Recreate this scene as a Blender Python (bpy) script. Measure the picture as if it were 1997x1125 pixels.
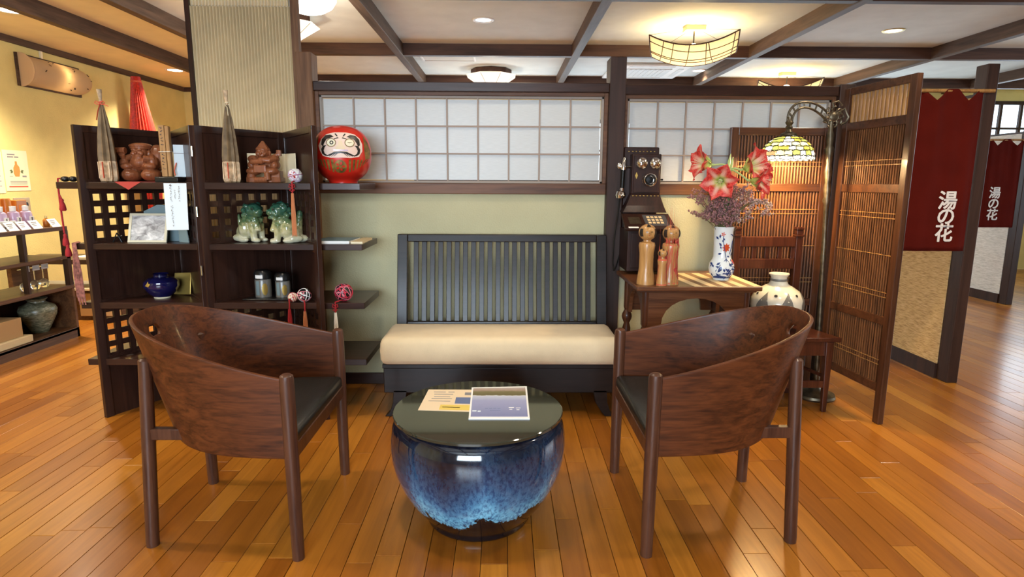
import bpy, bmesh, math, random
from mathutils import Vector, Matrix, Euler
random.seed(7)
SC = bpy.context.scene
COL = SC.collection
for o in list(bpy.data.objects): bpy.data.objects.remove(o)
PI = math.pi

# ------------------------------------------------------------------ camera
FPX = 1180.0; CAMH = 1.26
PITCH = math.atan(207/FPX); YAW = math.radians(0.8); ROLL = 0.005
def cam_basis():
    fw = Vector((math.sin(YAW)*math.cos(PITCH), math.cos(YAW)*math.cos(PITCH), -math.sin(PITCH)))
    r = Vector((math.cos(YAW), -math.sin(YAW), 0)); u = r.cross(fw)
    c, s = math.cos(ROLL), math.sin(ROLL)
    return c*r+s*u, -s*r+c*u, fw
cr_, cu_, cf_ = cam_basis()
cam = bpy.data.cameras.new('camera'); camo = bpy.data.objects.new('camera', cam); COL.objects.link(camo)
cam.sensor_width = 36; cam.lens = 36*FPX/1997; cam.clip_start = .05; cam.clip_end = 100
camo.matrix_world = Matrix(((cr_.x, cu_.x, -cf_.x, 0), (cr_.y, cu_.y, -cf_.y, 0), (cr_.z, cu_.z, -cf_.z, CAMH), (0, 0, 0, 1)))
SC.camera = camo
def project(p):
    q = Vector(p)-Vector((0, 0, CAMH)); z = q.dot(cf_)
    return (998.5+FPX*q.dot(cr_)/z, 562.5-FPX*q.dot(cu_)/z, z)

# ------------------------------------------------------------------ view, world, large lights
vs = SC.view_settings
vs.view_transform = 'Standard'; vs.look = 'None'; vs.gamma = 1; vs.use_curve_mapping = False
vs.exposure = 0.72
W = bpy.data.worlds.new('sky'); SC.world = W; W.use_nodes = True
bg = W.node_tree.nodes['Background']; bg.inputs[0].default_value = (.62, .78, 1, 1); bg.inputs[1].default_value = 1.2
def light(name, kind, loc, energy, color, size=.1, rot=(0, 0, 0), spot=None, sizey=None, blend=.6):
    d = bpy.data.lights.new(name, kind); d.energy = energy; d.color = color
    if kind == 'AREA':
        d.size = size
        if sizey: d.shape = 'RECTANGLE'; d.size_y = sizey
    else: d.shadow_soft_size = size
    if spot: d.spot_size = spot; d.spot_blend = blend
    o = bpy.data.objects.new(name, d); COL.objects.link(o); o.location = loc; o.rotation_euler = rot
    return o
# daylight entering by the big window in the wall behind the viewer, and by the far window
light('daylight_rear_window', 'AREA', (-.9, -2.93, 1.5), 165, (.72, .86, 1), 2.6, (PI/2, 0, 0), sizey=1.4)
light('added_side_window_fill', 'AREA', (8.3, 3.6, 1.55), 60, (.76, .89, 1), 3.2, (PI/2, 0, PI/2), sizey=1.5)  # added cool light for the ceiling, from an unseen side window
light('daylight_far_window', 'AREA', (7.55, 8.9, 1.85), 15, (.7, .85, 1), 1.5, (-PI/2, 0, 0), sizey=1.0)
light('added_back_window_fill', 'AREA', (2.2, 8.90, 1.5), 40, (.70, .86, 1), 7.0, (-PI/2, 0, 0), sizey=1.3)  # added light to cool and brighten the ceiling beyond the partition
WARM = (1, .86, .66); WARM2 = (1, .68, .32)

# ------------------------------------------------------------------ materials
M = {}
def nt(name):
    m = bpy.data.materials.new(name); m.use_nodes = True; M[name] = m
    t = m.node_tree; b = t.nodes['Principled BSDF']
    return m, t, b
def L(t, a, b): t.links.new(a, b)
def node(t, kind, **kw):
    n = t.nodes.new(kind)
    for k, v in kw.items(): setattr(n, k, v)
    return n
def ramp(t, stops):
    r = node(t, 'ShaderNodeValToRGB'); e = r.color_ramp.elements
    while len(e) < len(stops): e.new(.5)
    for i, (p, c) in enumerate(stops): e[i].position = p; e[i].color = (*c, 1)
    return r
def coords(t, scale=(1, 1, 1), kind='Object', rot=(0, 0, 0)):
    tc = node(t, 'ShaderNodeTexCoord'); mp = node(t, 'ShaderNodeMapping')
    L(t, tc.outputs[kind], mp.inputs[0]); mp.inputs['Scale'].default_value = scale; mp.inputs['Rotation'].default_value = rot
    return mp.outputs[0]
def noise(t, vec, scale, detail=3, rough=.5, dist=0):
    n = node(t, 'ShaderNodeTexNoise'); L(t, vec, n.inputs['Vector'])
    n.inputs['Scale'].default_value = scale; n.inputs['Detail'].default_value = detail; n.inputs['Roughness'].default_value = rough; n.inputs['Distortion'].default_value = dist
    return n
def bump(t, b, h, strength, dist=.01):
    n = node(t, 'ShaderNodeBump'); n.inputs['Strength'].default_value = strength; n.inputs['Distance'].default_value = dist
    L(t, h, n.inputs['Height']); L(t, n.outputs[0], b.inputs['Normal'])
def mix(t, fac, c1, c2):
    n = node(t, 'ShaderNodeMix', data_type='RGBA')
    if hasattr(fac, 'is_linked'): L(t, fac, n.inputs[0])
    else: n.inputs[0].default_value = fac
    for c, i in ((c1, 6), (c2, 7)):
        if hasattr(c, 'is_linked'): L(t, c, n.inputs[i])
        else: n.inputs[i].default_value = (*c, 1)
    return n.outputs[2]
def plain(name, col, rough=.5, metal=0, spec=.5, var=0, vscale=8, bmp=0, bscale=60, coat=0, emit=None, estr=1, trans=0, sheen=0, ior=None):
    m, t, b = nt(name)
    b.inputs['Base Color'].default_value = (*col, 1); b.inputs['Roughness'].default_value = rough; b.inputs['Metallic'].default_value = metal
    b.inputs['Specular IOR Level'].default_value = spec; b.inputs['Coat Weight'].default_value = coat; b.inputs['Coat Roughness'].default_value = .08
    b.inputs['Transmission Weight'].default_value = trans; b.inputs['Sheen Weight'].default_value = sheen
    if ior: b.inputs['IOR'].default_value = ior
    if emit: b.inputs['Emission Color'].default_value = (*emit, 1); b.inputs['Emission Strength'].default_value = estr
    if var:
        n = noise(t, coords(t), vscale, 4)
        r = ramp(t, [(.3, tuple(c*(1-var) for c in col)), (.7, tuple(min(1, c*(1+var)) for c in col))]); L(t, n.outputs[0], r.inputs[0]); L(t, r.outputs[0], b.inputs['Base Color'])
    if bmp:
        n2 = noise(t, coords(t), bscale, 3); bump(t, b, n2.outputs[0], bmp)
    return m
def wood(name, dark, lightc, axis='z', scale=1, rough=.4, coat=0, grain=1.0, bmp=.08, fine=True):
    m, t, b = nt(name)
    s = {'x': (.8, 12, 12), 'y': (12, .8, 12), 'z': (12, 12, .8)}[axis]; s = tuple(k*scale for k in s)
    v = coords(t, s)
    n = noise(t, v, 1.6, 5, .6, 1.2)
    n2 = noise(t, v, 9, 2, .5)
    ad = node(t, 'ShaderNodeMath', operation='MULTIPLY_ADD'); L(t, n2.outputs[0], ad.inputs[0]); ad.inputs[1].default_value = .35*grain; L(t, n.outputs[0], ad.inputs[2])
    r = ramp(t, [(.42, dark), (.82, lightc)]); L(t, ad.outputs[0], r.inputs[0]); L(t, r.outputs[0], b.inputs['Base Color'])
    b.inputs['Roughness'].default_value = rough; b.inputs['Coat Weight'].default_value = coat; b.inputs['Coat Roughness'].default_value = .12; b.inputs['Specular IOR Level'].default_value = .28
    if bmp: bump(t, b, ad.outputs[0], bmp, .004)
    return m
def glow(name, col, strength, base=None, rough=.6):
    return plain(name, base or col, rough, emit=col, estr=strength)

# floor boards: tone per board
m, t, b = nt('floor_wood')
oi = node(t, 'ShaderNodeObjectInfo'); ge = node(t, 'ShaderNodeNewGeometry')
ad = node(t, 'ShaderNodeMath', operation='ADD'); L(t, oi.outputs['Random'], ad.inputs[0]); L(t, ge.outputs['Random Per Island'], ad.inputs[1])
fr = node(t, 'ShaderNodeMath', operation='FRACT'); L(t, ad.outputs[0], fr.inputs[0])
tc = node(t, 'ShaderNodeTexCoord'); off = node(t, 'ShaderNodeVectorMath', operation='MULTIPLY_ADD')
cx = node(t, 'ShaderNodeCombineXYZ')
for i in range(3): L(t, fr.outputs[0], cx.inputs[i])
L(t, cx.outputs[0], off.inputs[0]); off.inputs[1].default_value = (31, 17, 5); L(t, tc.outputs['Object'], off.inputs[2])
mp = node(t, 'ShaderNodeMapping'); mp.inputs['Scale'].default_value = (14, .9, 14); L(t, off.outputs[0], mp.inputs[0])
n = noise(t, mp.outputs[0], 1.5, 5, .6, 1.5)
base = ramp(t, [(0, (.27, .084, .008)), (.3, (.35, .118, .012)), (.75, (.42, .152, .016)), (1, (.49, .195, .024))]); L(t, fr.outputs[0], base.inputs[0])
gr = ramp(t, [(.3, (.68, .62, .55)), (.62, (1, 1, 1))]); L(t, n.outputs[0], gr.inputs[0])
mm = node(t, 'ShaderNodeMix', data_type='RGBA', blend_type='MULTIPLY'); mm.inputs[0].default_value = .8; L(t, base.outputs[0], mm.inputs[6]); L(t, gr.outputs[0], mm.inputs[7])
L(t, mm.outputs[2], b.inputs['Base Color']); b.inputs['Roughness'].default_value = .29; b.inputs['Coat Weight'].default_value = .15; b.inputs['Coat Roughness'].default_value = .12
bump(t, b, n.outputs[0], .05, .003)
plain('floor_joint', (.06, .022, .008), .8)

wood('dark_wood', (.017, .0070, .0050), (.042, .017, .011), 'z', rough=.32, coat=.15)
wood('dark_wood_x', (.017, .0070, .0050), (.042, .017, .011), 'x', rough=.32, coat=.15)
wood('beam_wood_y', (.04, .022, .013), (.115, .066, .042), 'y', .6, rough=.6, bmp=.2)
wood('beam_wood_x', (.028, .011, .006), (.085, .036, .02), 'x', .6, rough=.55, bmp=.2)
wood('post_wood', (.016, .0075, .005), (.046, .021, .014), 'z', .6, rough=.5, bmp=.15)
wood('old_post_wood', (.085, .037, .017), (.25, .125, .06), 'z', .7, rough=.6, bmp=.25)
wood('sill_wood', (.05, .018, .008), (.16, .068, .03), 'x', .7, rough=.45, bmp=.1)
wood('chair_wood', (.024, .006, .002), (.125, .034, .009), 'x', 1.6, rough=.46, coat=.06, bmp=.12)
wood('chair_leg_wood', (.035, .011, .006), (.105, .04, .02), 'z', 1.2, rough=.38, coat=.12, bmp=.1)
wood('bench_wood', (.006, .004, .004), (.016, .010, .009), 'x', rough=.36, coat=.08, bmp=.04)
wood('table_wood', (.045, .014, .006), (.15, .056, .022), 'x', 1.2, rough=.35, coat=.2)
wood('table_leg_wood', (.03, .009, .005), (.09, .03, .013), 'z', 1.2, rough=.35, coat=.2)
wood('red_brown_wood', (.025, .006, .004), (.085, .024, .011), 'z', 1.2, rough=.3, coat=.3)
wood('screen_wood', (.03, .010, .005), (.11, .042, .018), 'z', 1, rough=.38, coat=.2)
wood('screen_wood_x', (.03, .010, .005), (.11, .042, .018), 'x', 1, rough=.38, coat=.2)
wood('reed', (.05, .018, .007), (.19, .075, .026), 'z', 2.5, rough=.5, bmp=.2)
wood('bamboo', (.16, .07, .018), (.42, .22, .07), 'z', 2, rough=.45, bmp=.15)
wood('phone_wood', (.007, .0025, .002), (.032, .010, .006), 'z', 1.5, rough=.45, coat=.05)
wood('carved_wood', (.13, .036, .013), (.27, .088, .034), 'z', 2.5, rough=.38, coat=.25)
wood('kokeshi_wood', (.33, .155, .045), (.55, .29, .10), 'z', 2, rough=.3, coat=.3)
wood('display_wood', (.035, .013, .005), (.12, .052, .02), 'y', 1, rough=.45, coat=.1)
wood('plaque_wood', (.28, .14, .05), (.45, .26, .11), 'z', 3, rough=.6)
plain('plaster_green', (.50, .47, .295), .9, var=.06, vscale=3, bmp=.25, bscale=120)
plain('plaster_yellow', (.69, .56, .215), .9, var=.07, vscale=4, bmp=.3, bscale=110)
plain('ceiling_paper', (.69, .73, .71), .9, var=.05, vscale=5, bmp=.12, bscale=160)
plain('ceiling_warm_lit', (.78, .67, .42), .9, var=.05, vscale=5, bmp=.12, bscale=160)  # pale ceiling paper with the warm lamplight painted into its colour
plain('rear_plaster', (.5, .44, .33), .9)
# shoji paper: fibrous, lets light through
m, t, b = nt('shoji_paper')
n = noise(t, coords(t, (4, 4, 60)), 6, 4)
r = ramp(t, [(.3, (.59, .60, .59)), (.7, (.67, .68, .67))]); L(t, n.outputs[0], r.inputs[0]); L(t, r.outputs[0], b.inputs['Base Color']); b.inputs['Roughness'].default_value = .35
tr = node(t, 'ShaderNodeBsdfTranslucent'); L(t, r.outputs[0], tr.inputs[0]); ms = node(t, 'ShaderNodeMixShader'); ms.inputs[0].default_value = .22
L(t, b.outputs[0], ms.inputs[1]); L(t, tr.outputs[0], ms.inputs[2]); L(t, ms.outputs[0], t.nodes['Material Output'].inputs[0])
plain('shoji_muntin', (.32, .24, .19), .6)
plain('shoji_frame', (.30, .25, .21), .6)
plain('cushion_cloth', (.70, .56, .36), .95, var=.04, vscale=14, bmp=.25, bscale=500, sheen=.2)
plain('black_leather', (.012, .011, .009), .38, bmp=.1, bscale=200)
plain('metal_black', (.012, .011, .01), .4, metal=.6)
plain('bronze', (.125, .10, .065), .4, metal=.8, var=.4, vscale=30)
plain('lead_came', (.03, .024, .015), .5, metal=.6)
plain('chrome', (.75, .73, .70), .12, metal=1)
plain('dark_metal', (.03, .028, .026), .35, metal=.8)
plain('white_paint', (.8, .8, .78), .5)
plain('grey_plastic', (.62, .64, .64), .5)
plain('paper_white', (.82, .82, .80), .8)
plain('paper_blue_white', (.68, .78, .84), .8)
plain('paper_cream', (.80, .70, .48), .8)
plain('ink', (.05, .045, .05), .8)
plain('ink_grey', (.22, .21, .22), .8)
plain('red_cord', (.36, .012, .018), .8, bmp=.3, bscale=300)
plain('orange_thread', (.55, .20, .08), .8, bmp=.4, bscale=400)
plain('white_thread', (.8, .74, .62), .8)
plain('crimson_thread', (.50, .02, .05), .8)
plain('pink_thread', (.62, .18, .22), .8)
plain('pink_cloth', (.30, .115, .09), .9, var=.5, vscale=60)
plain('red_cloth', (.42, .05, .035), .85)
plain('noren_cloth', (.078, .006, .003), .95, spec=.08, bmp=.25, bscale=350, var=.12, vscale=6)
plain('noren_white', (.72, .66, .60), .85)
plain('purple_bottle', (.55, .40, .58), .25, coat=.3)
plain('amber', (.50, .17, .02), .3)
plain('cardboard', (.42, .25, .10), .8)
plain('cobalt_glaze', (.006, .006, .05), .08, coat=.6)
plain('gold', (.55, .38, .10), .35, metal=.7)
plain('porcelain', (.74, .78, .78), .12, coat=.4)
plain('blue_paint', (.02, .045, .17), .25)
plain('red_paint', (.55, .07, .02), .25)
plain('cream_glaze', (.66, .62, .50), .2, var=.08, vscale=12, coat=.3)
plain('grey_glaze', (.16, .15, .13), .3, coat=.2)
plain('daruma_red', (.58, .018, .008), .3, var=.12, vscale=14, coat=.2)
plain('daruma_face', (.80, .60, .50), .5)
plain('daruma_gold', (.22, .13, .03), .4, var=.6, vscale=40, metal=.25)
plain('eye_white', (.82, .76, .56), .5)
plain('lacquer_black', (.008, .008, .008), .3)
plain('hair_black', (.02, .015, .012), .4)
plain('stem_green', (.16, .28, .06), .5)
plain('pale_green', (.42, .52, .18), .5)
plain('statice', (.30, .145, .14), .8, var=.5, vscale=90)
plain('statice_pale', (.50, .36, .30), .8, var=.4, vscale=90)
plain('dry_stem', (.16, .13, .05), .8)
plain('umbrella_paper', (.17, .115, .06), .7, var=.35, vscale=25)
plain('umbrella_band', (.50, .36, .22), .7, var=.5, vscale=40)
plain('red_lacquer_paper', (.50, .03, .015), .5, var=.35, vscale=40)
plain('blue_grey_card', (.17, .24, .26), .7)
plain('cream_frame', (.58, .55, .42), .6)
plain('mat_light', (.62, .48, .27), .85, bmp=.2, bscale=300)
plain('mat_dark', (.20, .11, .05), .85, bmp=.2, bscale=300)
plain('glass_clear', (.9, .95, .92), .05, trans=.95, ior=1.45)
plain('smoked_top', (.030, .031, .020), .045, coat=.5)
plain('orange_print', (.75, .26, .06), .7)
plain('green_print', (.12, .15, .06), .7)
plain('red_print', (.6, .10, .05), .7)
plain('yellow_print', (.74, .55, .12), .7)
plain('blue_print', (.12, .16, .30), .6)
plain('dark_print', (.05, .05, .06), .6)
plain('cream_print', (.78, .62, .42), .7)
def washi(name, col, glowc, gs, tf=.65):
    m = plain(name, col, .8, emit=glowc, estr=gs); t = m.node_tree; b = t.nodes['Principled BSDF']
    tr = node(t, 'ShaderNodeBsdfTranslucent'); tr.inputs[0].default_value = (*col, 1); ms = node(t, 'ShaderNodeMixShader'); ms.inputs[0].default_value = tf
    L(t, b.outputs[0], ms.inputs[1]); L(t, tr.outputs[0], ms.inputs[2]); L(t, ms.outputs[0], t.nodes['Material Output'].inputs[0])
washi('lamp_paper', (.80, .70, .52), (1, .80, .45), .55)
glow('lamp_paper_white', (1, .88, .72), .52, (.8, .75, .7))
glow('lamp_globe', (1, .95, .86), 3.0, (.9, .9, .9))
glow('lamp_disc', (1, .90, .70), 6)
washi('wall_lamp_paper', (.78, .62, .42), (1, .70, .36), .10, .75)
glow('wall_lamp_bulb', (1, .90, .62), 3)
glow('shade_glass_yellow', (1, .78, .06), .55, (.7, .55, .1))
glow('shade_glass_pale', (1, .93, .42), .75, (.8, .75, .4))
glow('shade_glass_white', (1, .96, .80), 1.3, (.9, .85, .7))
glow('shade_glass_green', (.80, .82, .12), .6, (.5, .55, .15))
glow('shade_glass_orange', (1, .55, .25), .5, (.7, .3, .1))
glow('window_day', (.72, .88, 1), 1.6)
# washi corrugated sheet
plain('corrugated', (.78, .62, .37), .85, var=.08, vscale=5)
plain('corrugated_rib', (.60, .52, .35), .85)
# grasscloth
def grass(name, c1, c2, c3, sc):
    m, t, b = nt(name)
    n = noise(t, coords(t, sc), 7, 4, .6)
    r = ramp(t, [(.34, c1), (.5, c2), (.68, c3)]); L(t, n.outputs[0], r.inputs[0]); L(t, r.outputs[0], b.inputs['Base Color']); b.inputs['Roughness'].default_value = .9
    bump(t, b, n.outputs[0], .5, .006)
grass('grasscloth', (.40, .235, .085), (.63, .42, .17), (.73, .53, .26), (2.5, 2.5, 26))
grass('grasscloth_pale', (.48, .47, .42), (.64, .62, .56), (.75, .73, .68), (2.5, 2.5, 26))
# glazed pot: blue with dark foot and drips
m, t, b = nt('pot_glaze')
tc = node(t, 'ShaderNodeTexCoord'); sp = node(t, 'ShaderNodeSeparateXYZ'); L(t, tc.outputs['Object'], sp.inputs[0])
nf = noise(t, coords(t, (1, 1, .6)), 85, 4, .7)
nb = noise(t, coords(t, (1, 1, .18)), 16, 3, .6)
nw = noise(t, coords(t, (1, 1, .1)), 3.2, 2, .5)
# height with low-frequency and drip wobble
h1 = node(t, 'ShaderNodeMath', operation='MULTIPLY_ADD'); L(t, nw.outputs[0], h1.inputs[0]); h1.inputs[1].default_value = -.42; L(t, sp.outputs[2], h1.inputs[2])
h2 = node(t, 'ShaderNodeMath', operation='MULTIPLY_ADD'); L(t, nb.outputs[0], h2.inputs[0]); h2.inputs[1].default_value = -.13; L(t, h1.outputs[0], h2.inputs[2])
h3 = node(t, 'ShaderNodeMath', operation='MULTIPLY_ADD'); L(t, nf.outputs[0], h3.inputs[0]); h3.inputs[1].default_value = .10; L(t, h2.outputs[0], h3.inputs[2])
rp = ramp(t, [(.095, (.005, .005, .008)), (.104, (.16, .46, .68)), (.15, (.14, .42, .64)), (.20, (.055, .19, .36)), (.26, (.028, .080, .17)), (.33, (.016, .036, .075)), (.39, (.009, .011, .020))])
h4 = node(t, 'ShaderNodeMath', operation='ADD'); L(t, h3.outputs[0], h4.inputs[0]); h4.inputs[1].default_value = .21+.065-.05
L(t, h4.outputs[0], rp.inputs[0])
mot = ramp(t, [(.38, (.18, .25, .40)), (.60, (1.35, 1.3, 1.2))]); L(t, nf.outputs[0], mot.inputs[0])
mm = node(t, 'ShaderNodeMix', data_type='RGBA', blend_type='MULTIPLY'); mm.inputs[0].default_value = .9; L(t, rp.outputs[0], mm.inputs[6]); L(t, mot.outputs[0], mm.inputs[7])
L(t, mm.outputs[2], b.inputs['Base Color']); b.inputs['Roughness'].default_value = .09; b.inputs['Coat Weight'].default_value = .5
# ceramic lion glaze: green runs over cream
m, t, b = nt('lion_glaze')
tc = node(t, 'ShaderNodeTexCoord'); sp = node(t, 'ShaderNodeSeparateXYZ'); L(t, tc.outputs['Object'], sp.inputs[0])
n = noise(t, coords(t), 38, 4, .6)
a1 = node(t, 'ShaderNodeMath', operation='MULTIPLY_ADD'); L(t, n.outputs[0], a1.inputs[0]); a1.inputs[1].default_value = .16; L(t, sp.outputs[2], a1.inputs[2])
rp = ramp(t, [(.09, (.55, .53, .39)), (.15, (.40, .38, .19)), (.19, (.10, .15, .06)), (.25, (.025, .095, .06)), (.32, (.014, .055, .042))]); L(t, a1.outputs[0], rp.inputs[0])
L(t, rp.outputs[0], b.inputs['Base Color']); b.inputs['Roughness'].default_value = .16; b.inputs['Coat Weight'].default_value = .4
# green streaked vase
m, t, b = nt('celadon_streak')
n = noise(t, coords(t, (1, 1, 3.5)), 14, 5, .6, 2)
rp = ramp(t, [(.35, (.06, .065, .035)), (.55, (.19, .19, .12)), (.72, (.42, .40, .30))]); L(t, n.outputs[0], rp.inputs[0]); L(t, rp.outputs[0], b.inputs['Base Color']); b.inputs['Roughness'].default_value = .3
# amaryllis petal: red with pale veins and throat
m, t, b = nt('petal')
al = node(t, 'ShaderNodeAttribute', attribute_name='along'); ac_ = node(t, 'ShaderNodeAttribute', attribute_name='across')
n = noise(t, coords(t), 130, 3, .6)
rb_ = ramp(t, [(.10, (1, 1, 1)), (.42, (0, 0, 0))]); L(t, ac_.outputs['Fac'], rb_.inputs[0])
fd = ramp(t, [(.35, (.8, .8, .8)), (.85, (.08, .08, .08))]); L(t, al.outputs['Fac'], fd.inputs[0])
w1 = node(t, 'ShaderNodeMath', operation='MULTIPLY'); L(t, rb_.outputs[0], w1.inputs[0]); L(t, fd.outputs[0], w1.inputs[1])
nr = ramp(t, [(.4, (.5, .01, .012)), (.65, (.72, .09, .06))]); L(t, n.outputs[0], nr.inputs[0])
c1 = mix(t, w1.outputs[0], nr.outputs[0], (.86, .66, .50))
th_ = ramp(t, [(.14, (1, 1, 1)), (.45, (0, 0, 0))]); L(t, al.outputs['Fac'], th_.inputs[0])
c2 = mix(t, th_.outputs[0], c1, (.52, .62, .16)); L(t, c2, b.inputs['Base Color']); b.inputs['Roughness'].default_value = .5
# printed photograph cover (landscape above, pale blue below)
def cover(name, stops, axis):
    m, t, b = nt(name)
    tc = node(t, 'ShaderNodeTexCoord'); sp = node(t, 'ShaderNodeSeparateXYZ'); L(t, tc.outputs['Generated'], sp.inputs[0])
    n = noise(t, coords(t, kind='Generated'), 9, 4)
    a1 = node(t, 'ShaderNodeMath', operation='MULTIPLY_ADD'); L(t, n.outputs[0], a1.inputs[0]); a1.inputs[1].default_value = .06; L(t, sp.outputs[axis], a1.inputs[2])
    rp = ramp(t, stops); L(t, a1.outputs[0], rp.inputs[0]); L(t, rp.outputs[0], b.inputs['Base Color']); b.inputs['Roughness'].default_value = .25
cover('cover_lake', [(0, (.20, .22, .42)), (.55, (.36, .38, .60)), (.70, (.55, .58, .72)), (.715, (.75, .76, .78)), (.735, (.14, .12, .05)), (.86, (.20, .17, .08)), (.93, (.42, .30, .24)), (1, (.5, .42, .38))], 1)
m, t, b = nt('old_photograph')
n = noise(t, coords(t, kind='Generated'), 3.2, 5, .6, .8); rp = ramp(t, [(.35, (.22, .22, .23)), (.55, (.52, .53, .55)), (.72, (.78, .79, .80))]); L(t, n.outputs[0], rp.inputs[0]); L(t, rp.outputs[0], b.inputs['Base Color']); b.inputs['Roughness'].default_value = .2

# ------------------------------------------------------------------ mesh helpers
class MB:
    def __init__(s, Mx=None): s.v = []; s.f = []; s.M = Mx
    def add(s, vs_, fs):
        n = len(s.v)
        s.v += [tuple(s.M @ Vector(p)) if s.M else tuple(p) for p in vs_]
        s.f += [tuple(i+n for i in f) for f in fs]; return s
    def box(s, x0, x1, y0, y1, z0, z1):
        return s.add([(x0, y0, z0), (x1, y0, z0), (x1, y1, z0), (x0, y1, z0), (x0, y0, z1), (x1, y0, z1), (x1, y1, z1), (x0, y1, z1)],
                     [(0, 3, 2, 1), (4, 5, 6, 7), (0, 1, 5, 4), (1, 2, 6, 5), (2, 3, 7, 6), (3, 0, 4, 7)])
    def prism(s, poly, z0, z1):
        n = len(poly); a = sum(poly[i][0]*poly[(i+1) % n][1]-poly[(i+1) % n][0]*poly[i][1] for i in range(n))
        if a < 0: poly = poly[::-1]
        return s.add([(x, y, z0) for x, y in poly]+[(x, y, z1) for x, y in poly],
                     [tuple(range(n-1, -1, -1)), tuple(range(n, 2*n))]+[(i, (i+1) % n, n+(i+1) % n, n+i) for i in range(n)])
    def cyl(s, p0, p1, r0, r1=None, n=14, caps=True):
        return s.tube([p0, p1], [r0, r0 if r1 is None else r1], n, caps)
    def tube(s, pts, r, n=8, caps=True, flat=1.0):
        pts = [Vector(p) for p in pts]; k = len(pts)
        rs = r if isinstance(r, (list, tuple)) else [r]*k
        vs_, fs = [], []; prev = None
        for i, p in enumerate(pts):
            d = (pts[min(i+1, k-1)]-pts[max(i-1, 0)]).normalized()
            if prev is None:
                a = Vector((0, 0, 1)) if abs(d.z) < .9 else Vector((1, 0, 0))
                e1 = d.cross(a).normalized()
            else: e1 = (prev-d*prev.dot(d)).normalized()
            prev = e1; e2 = d.cross(e1)
            for j in range(n):
                a = 2*PI*j/n; vs_.append(p+rs[i]*(math.cos(a)*e1+flat*math.sin(a)*e2))
        for i in range(k-1):
            for j in range(n): fs.append((i*n+j, i*n+(j+1) % n, (i+1)*n+(j+1) % n, (i+1)*n+j))
        if caps: fs.append(tuple(range(n-1, -1, -1))); fs.append(tuple(range((k-1)*n, k*n)))
        return s.add(vs_, fs)
    def lathe(s, prof, n=32, c=(0, 0, 0), sx=1, sy=1, lobes=0, amp=0):
        vs_, fs = [], []
        for r, z in prof:
            for j in range(n):
                a = 2*PI*j/n; q = r*(1+amp*math.cos(lobes*a)) if lobes else r
                vs_.append((c[0]+q*math.cos(a)*sx, c[1]+q*math.sin(a)*sy, c[2]+z))
        for i in range(len(prof)-1):
            for j in range(n): fs.append((i*n+j, i*n+(j+1) % n, (i+1)*n+(j+1) % n, (i+1)*n+j))
        fs.append(tuple(range(n-1, -1, -1))); fs.append(tuple(range((len(prof)-1)*n, len(prof)*n)))
        return s.add(vs_, fs)
    def ell(s, c, r, n=14, m=9, rot=None):
        R = Euler(rot).to_matrix() if rot else None
        vs_ = []; fs = []
        r = r if isinstance(r, (tuple, list)) else (r, r, r)
        for i in range(1, m):
            th = PI*i/m
            for j in range(n):
                a = 2*PI*j/n; p = Vector((r[0]*math.sin(th)*math.cos(a), r[1]*math.sin(th)*math.sin(a), -r[2]*math.cos(th)))
                vs_.append((R @ p if R else p)+Vector(c))
        for q in (-1, 1):
            p = Vector((0, 0, q*r[2])); vs_.append((R @ p if R else p)+Vector(c))
        B = (m-1)*n
        for i in range(m-2):
            for j in range(n): fs.append((i*n+j, i*n+(j+1) % n, (i+1)*n+(j+1) % n, (i+1)*n+j))
        for j in range(n):
            fs.append((B, (j+1) % n, j)); fs.append((B+1, (m-2)*n+j, (m-2)*n+(j+1) % n))
        return s.add(vs_, fs)
    def grid(s, fn, nu, nv, skip=None):
        vs_ = [fn(i/nu, j/nv) for j in range(nv+1) for i in range(nu+1)]
        fs = [(j*(nu+1)+i, j*(nu+1)+i+1, (j+1)*(nu+1)+i+1, (j+1)*(nu+1)+i) for j in range(nv) for i in range(nu) if not (skip and skip(i, j))]
        return s.add(vs_, fs)
    def mesh(s, name):
        me = bpy.data.meshes.new(name); me.from_pydata(s.v, [], s.f); me.update(); return me
    def build(s, name, mat, parent=None, smooth=True, angle=40, bevel=0, seg=2, solid=0, offset=-1, local=False, remesh=0, subsurf=0, label=None):
        return mkobj(name, s.mesh(name), mat, parent, smooth, angle, bevel, seg, solid, offset, local, remesh, subsurf, label)
def mkobj(name, me, mat, parent=None, smooth=True, angle=40, bevel=0, seg=2, solid=0, offset=-1, local=False, remesh=0, subsurf=0, label=None):
    o = bpy.data.objects.new(name, me); COL.objects.link(o)
    me.materials.append(M[mat] if isinstance(mat, str) else mat)
    if smooth:
        me.shade_smooth()
        if angle and not remesh: me.set_sharp_from_angle(angle=math.radians(angle))
    if remesh:
        q = o.modifiers.new('fuse', 'REMESH'); q.mode = 'VOXEL'; q.voxel_size = remesh; q.use_smooth_shade = True
        q = o.modifiers.new('soften', 'SMOOTH'); q.iterations = 3; q.factor = .5
    if solid:
        q = o.modifiers.new('thickness', 'SOLIDIFY'); q.thickness = solid; q.offset = offset
    if bevel:
        q = o.modifiers.new('edge', 'BEVEL'); q.width = bevel; q.segments = seg; q.limit_method = 'ANGLE'; q.angle_limit = math.radians(35); q.use_clamp_overlap = True
    if subsurf:
        q = o.modifiers.new('sub', 'SUBSURF'); q.levels = subsurf; q.render_levels = subsurf
    if parent: adopt(o, parent, local)
    if label: o['label'] = label
    return o
def wm(o):
    mt = Matrix.LocRotScale(o.location, o.rotation_euler, o.scale)
    return wm(o.parent) @ o.matrix_parent_inverse @ mt if o.parent else mt
def adopt(o, parent, local=False):
    o.parent = parent
    if not local: o.matrix_parent_inverse = wm(parent).inverted()
def tag(o, label, cat, group=None):
    o['label'] = label; o['category'] = cat
    if group: o['group'] = group
    return o
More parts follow.
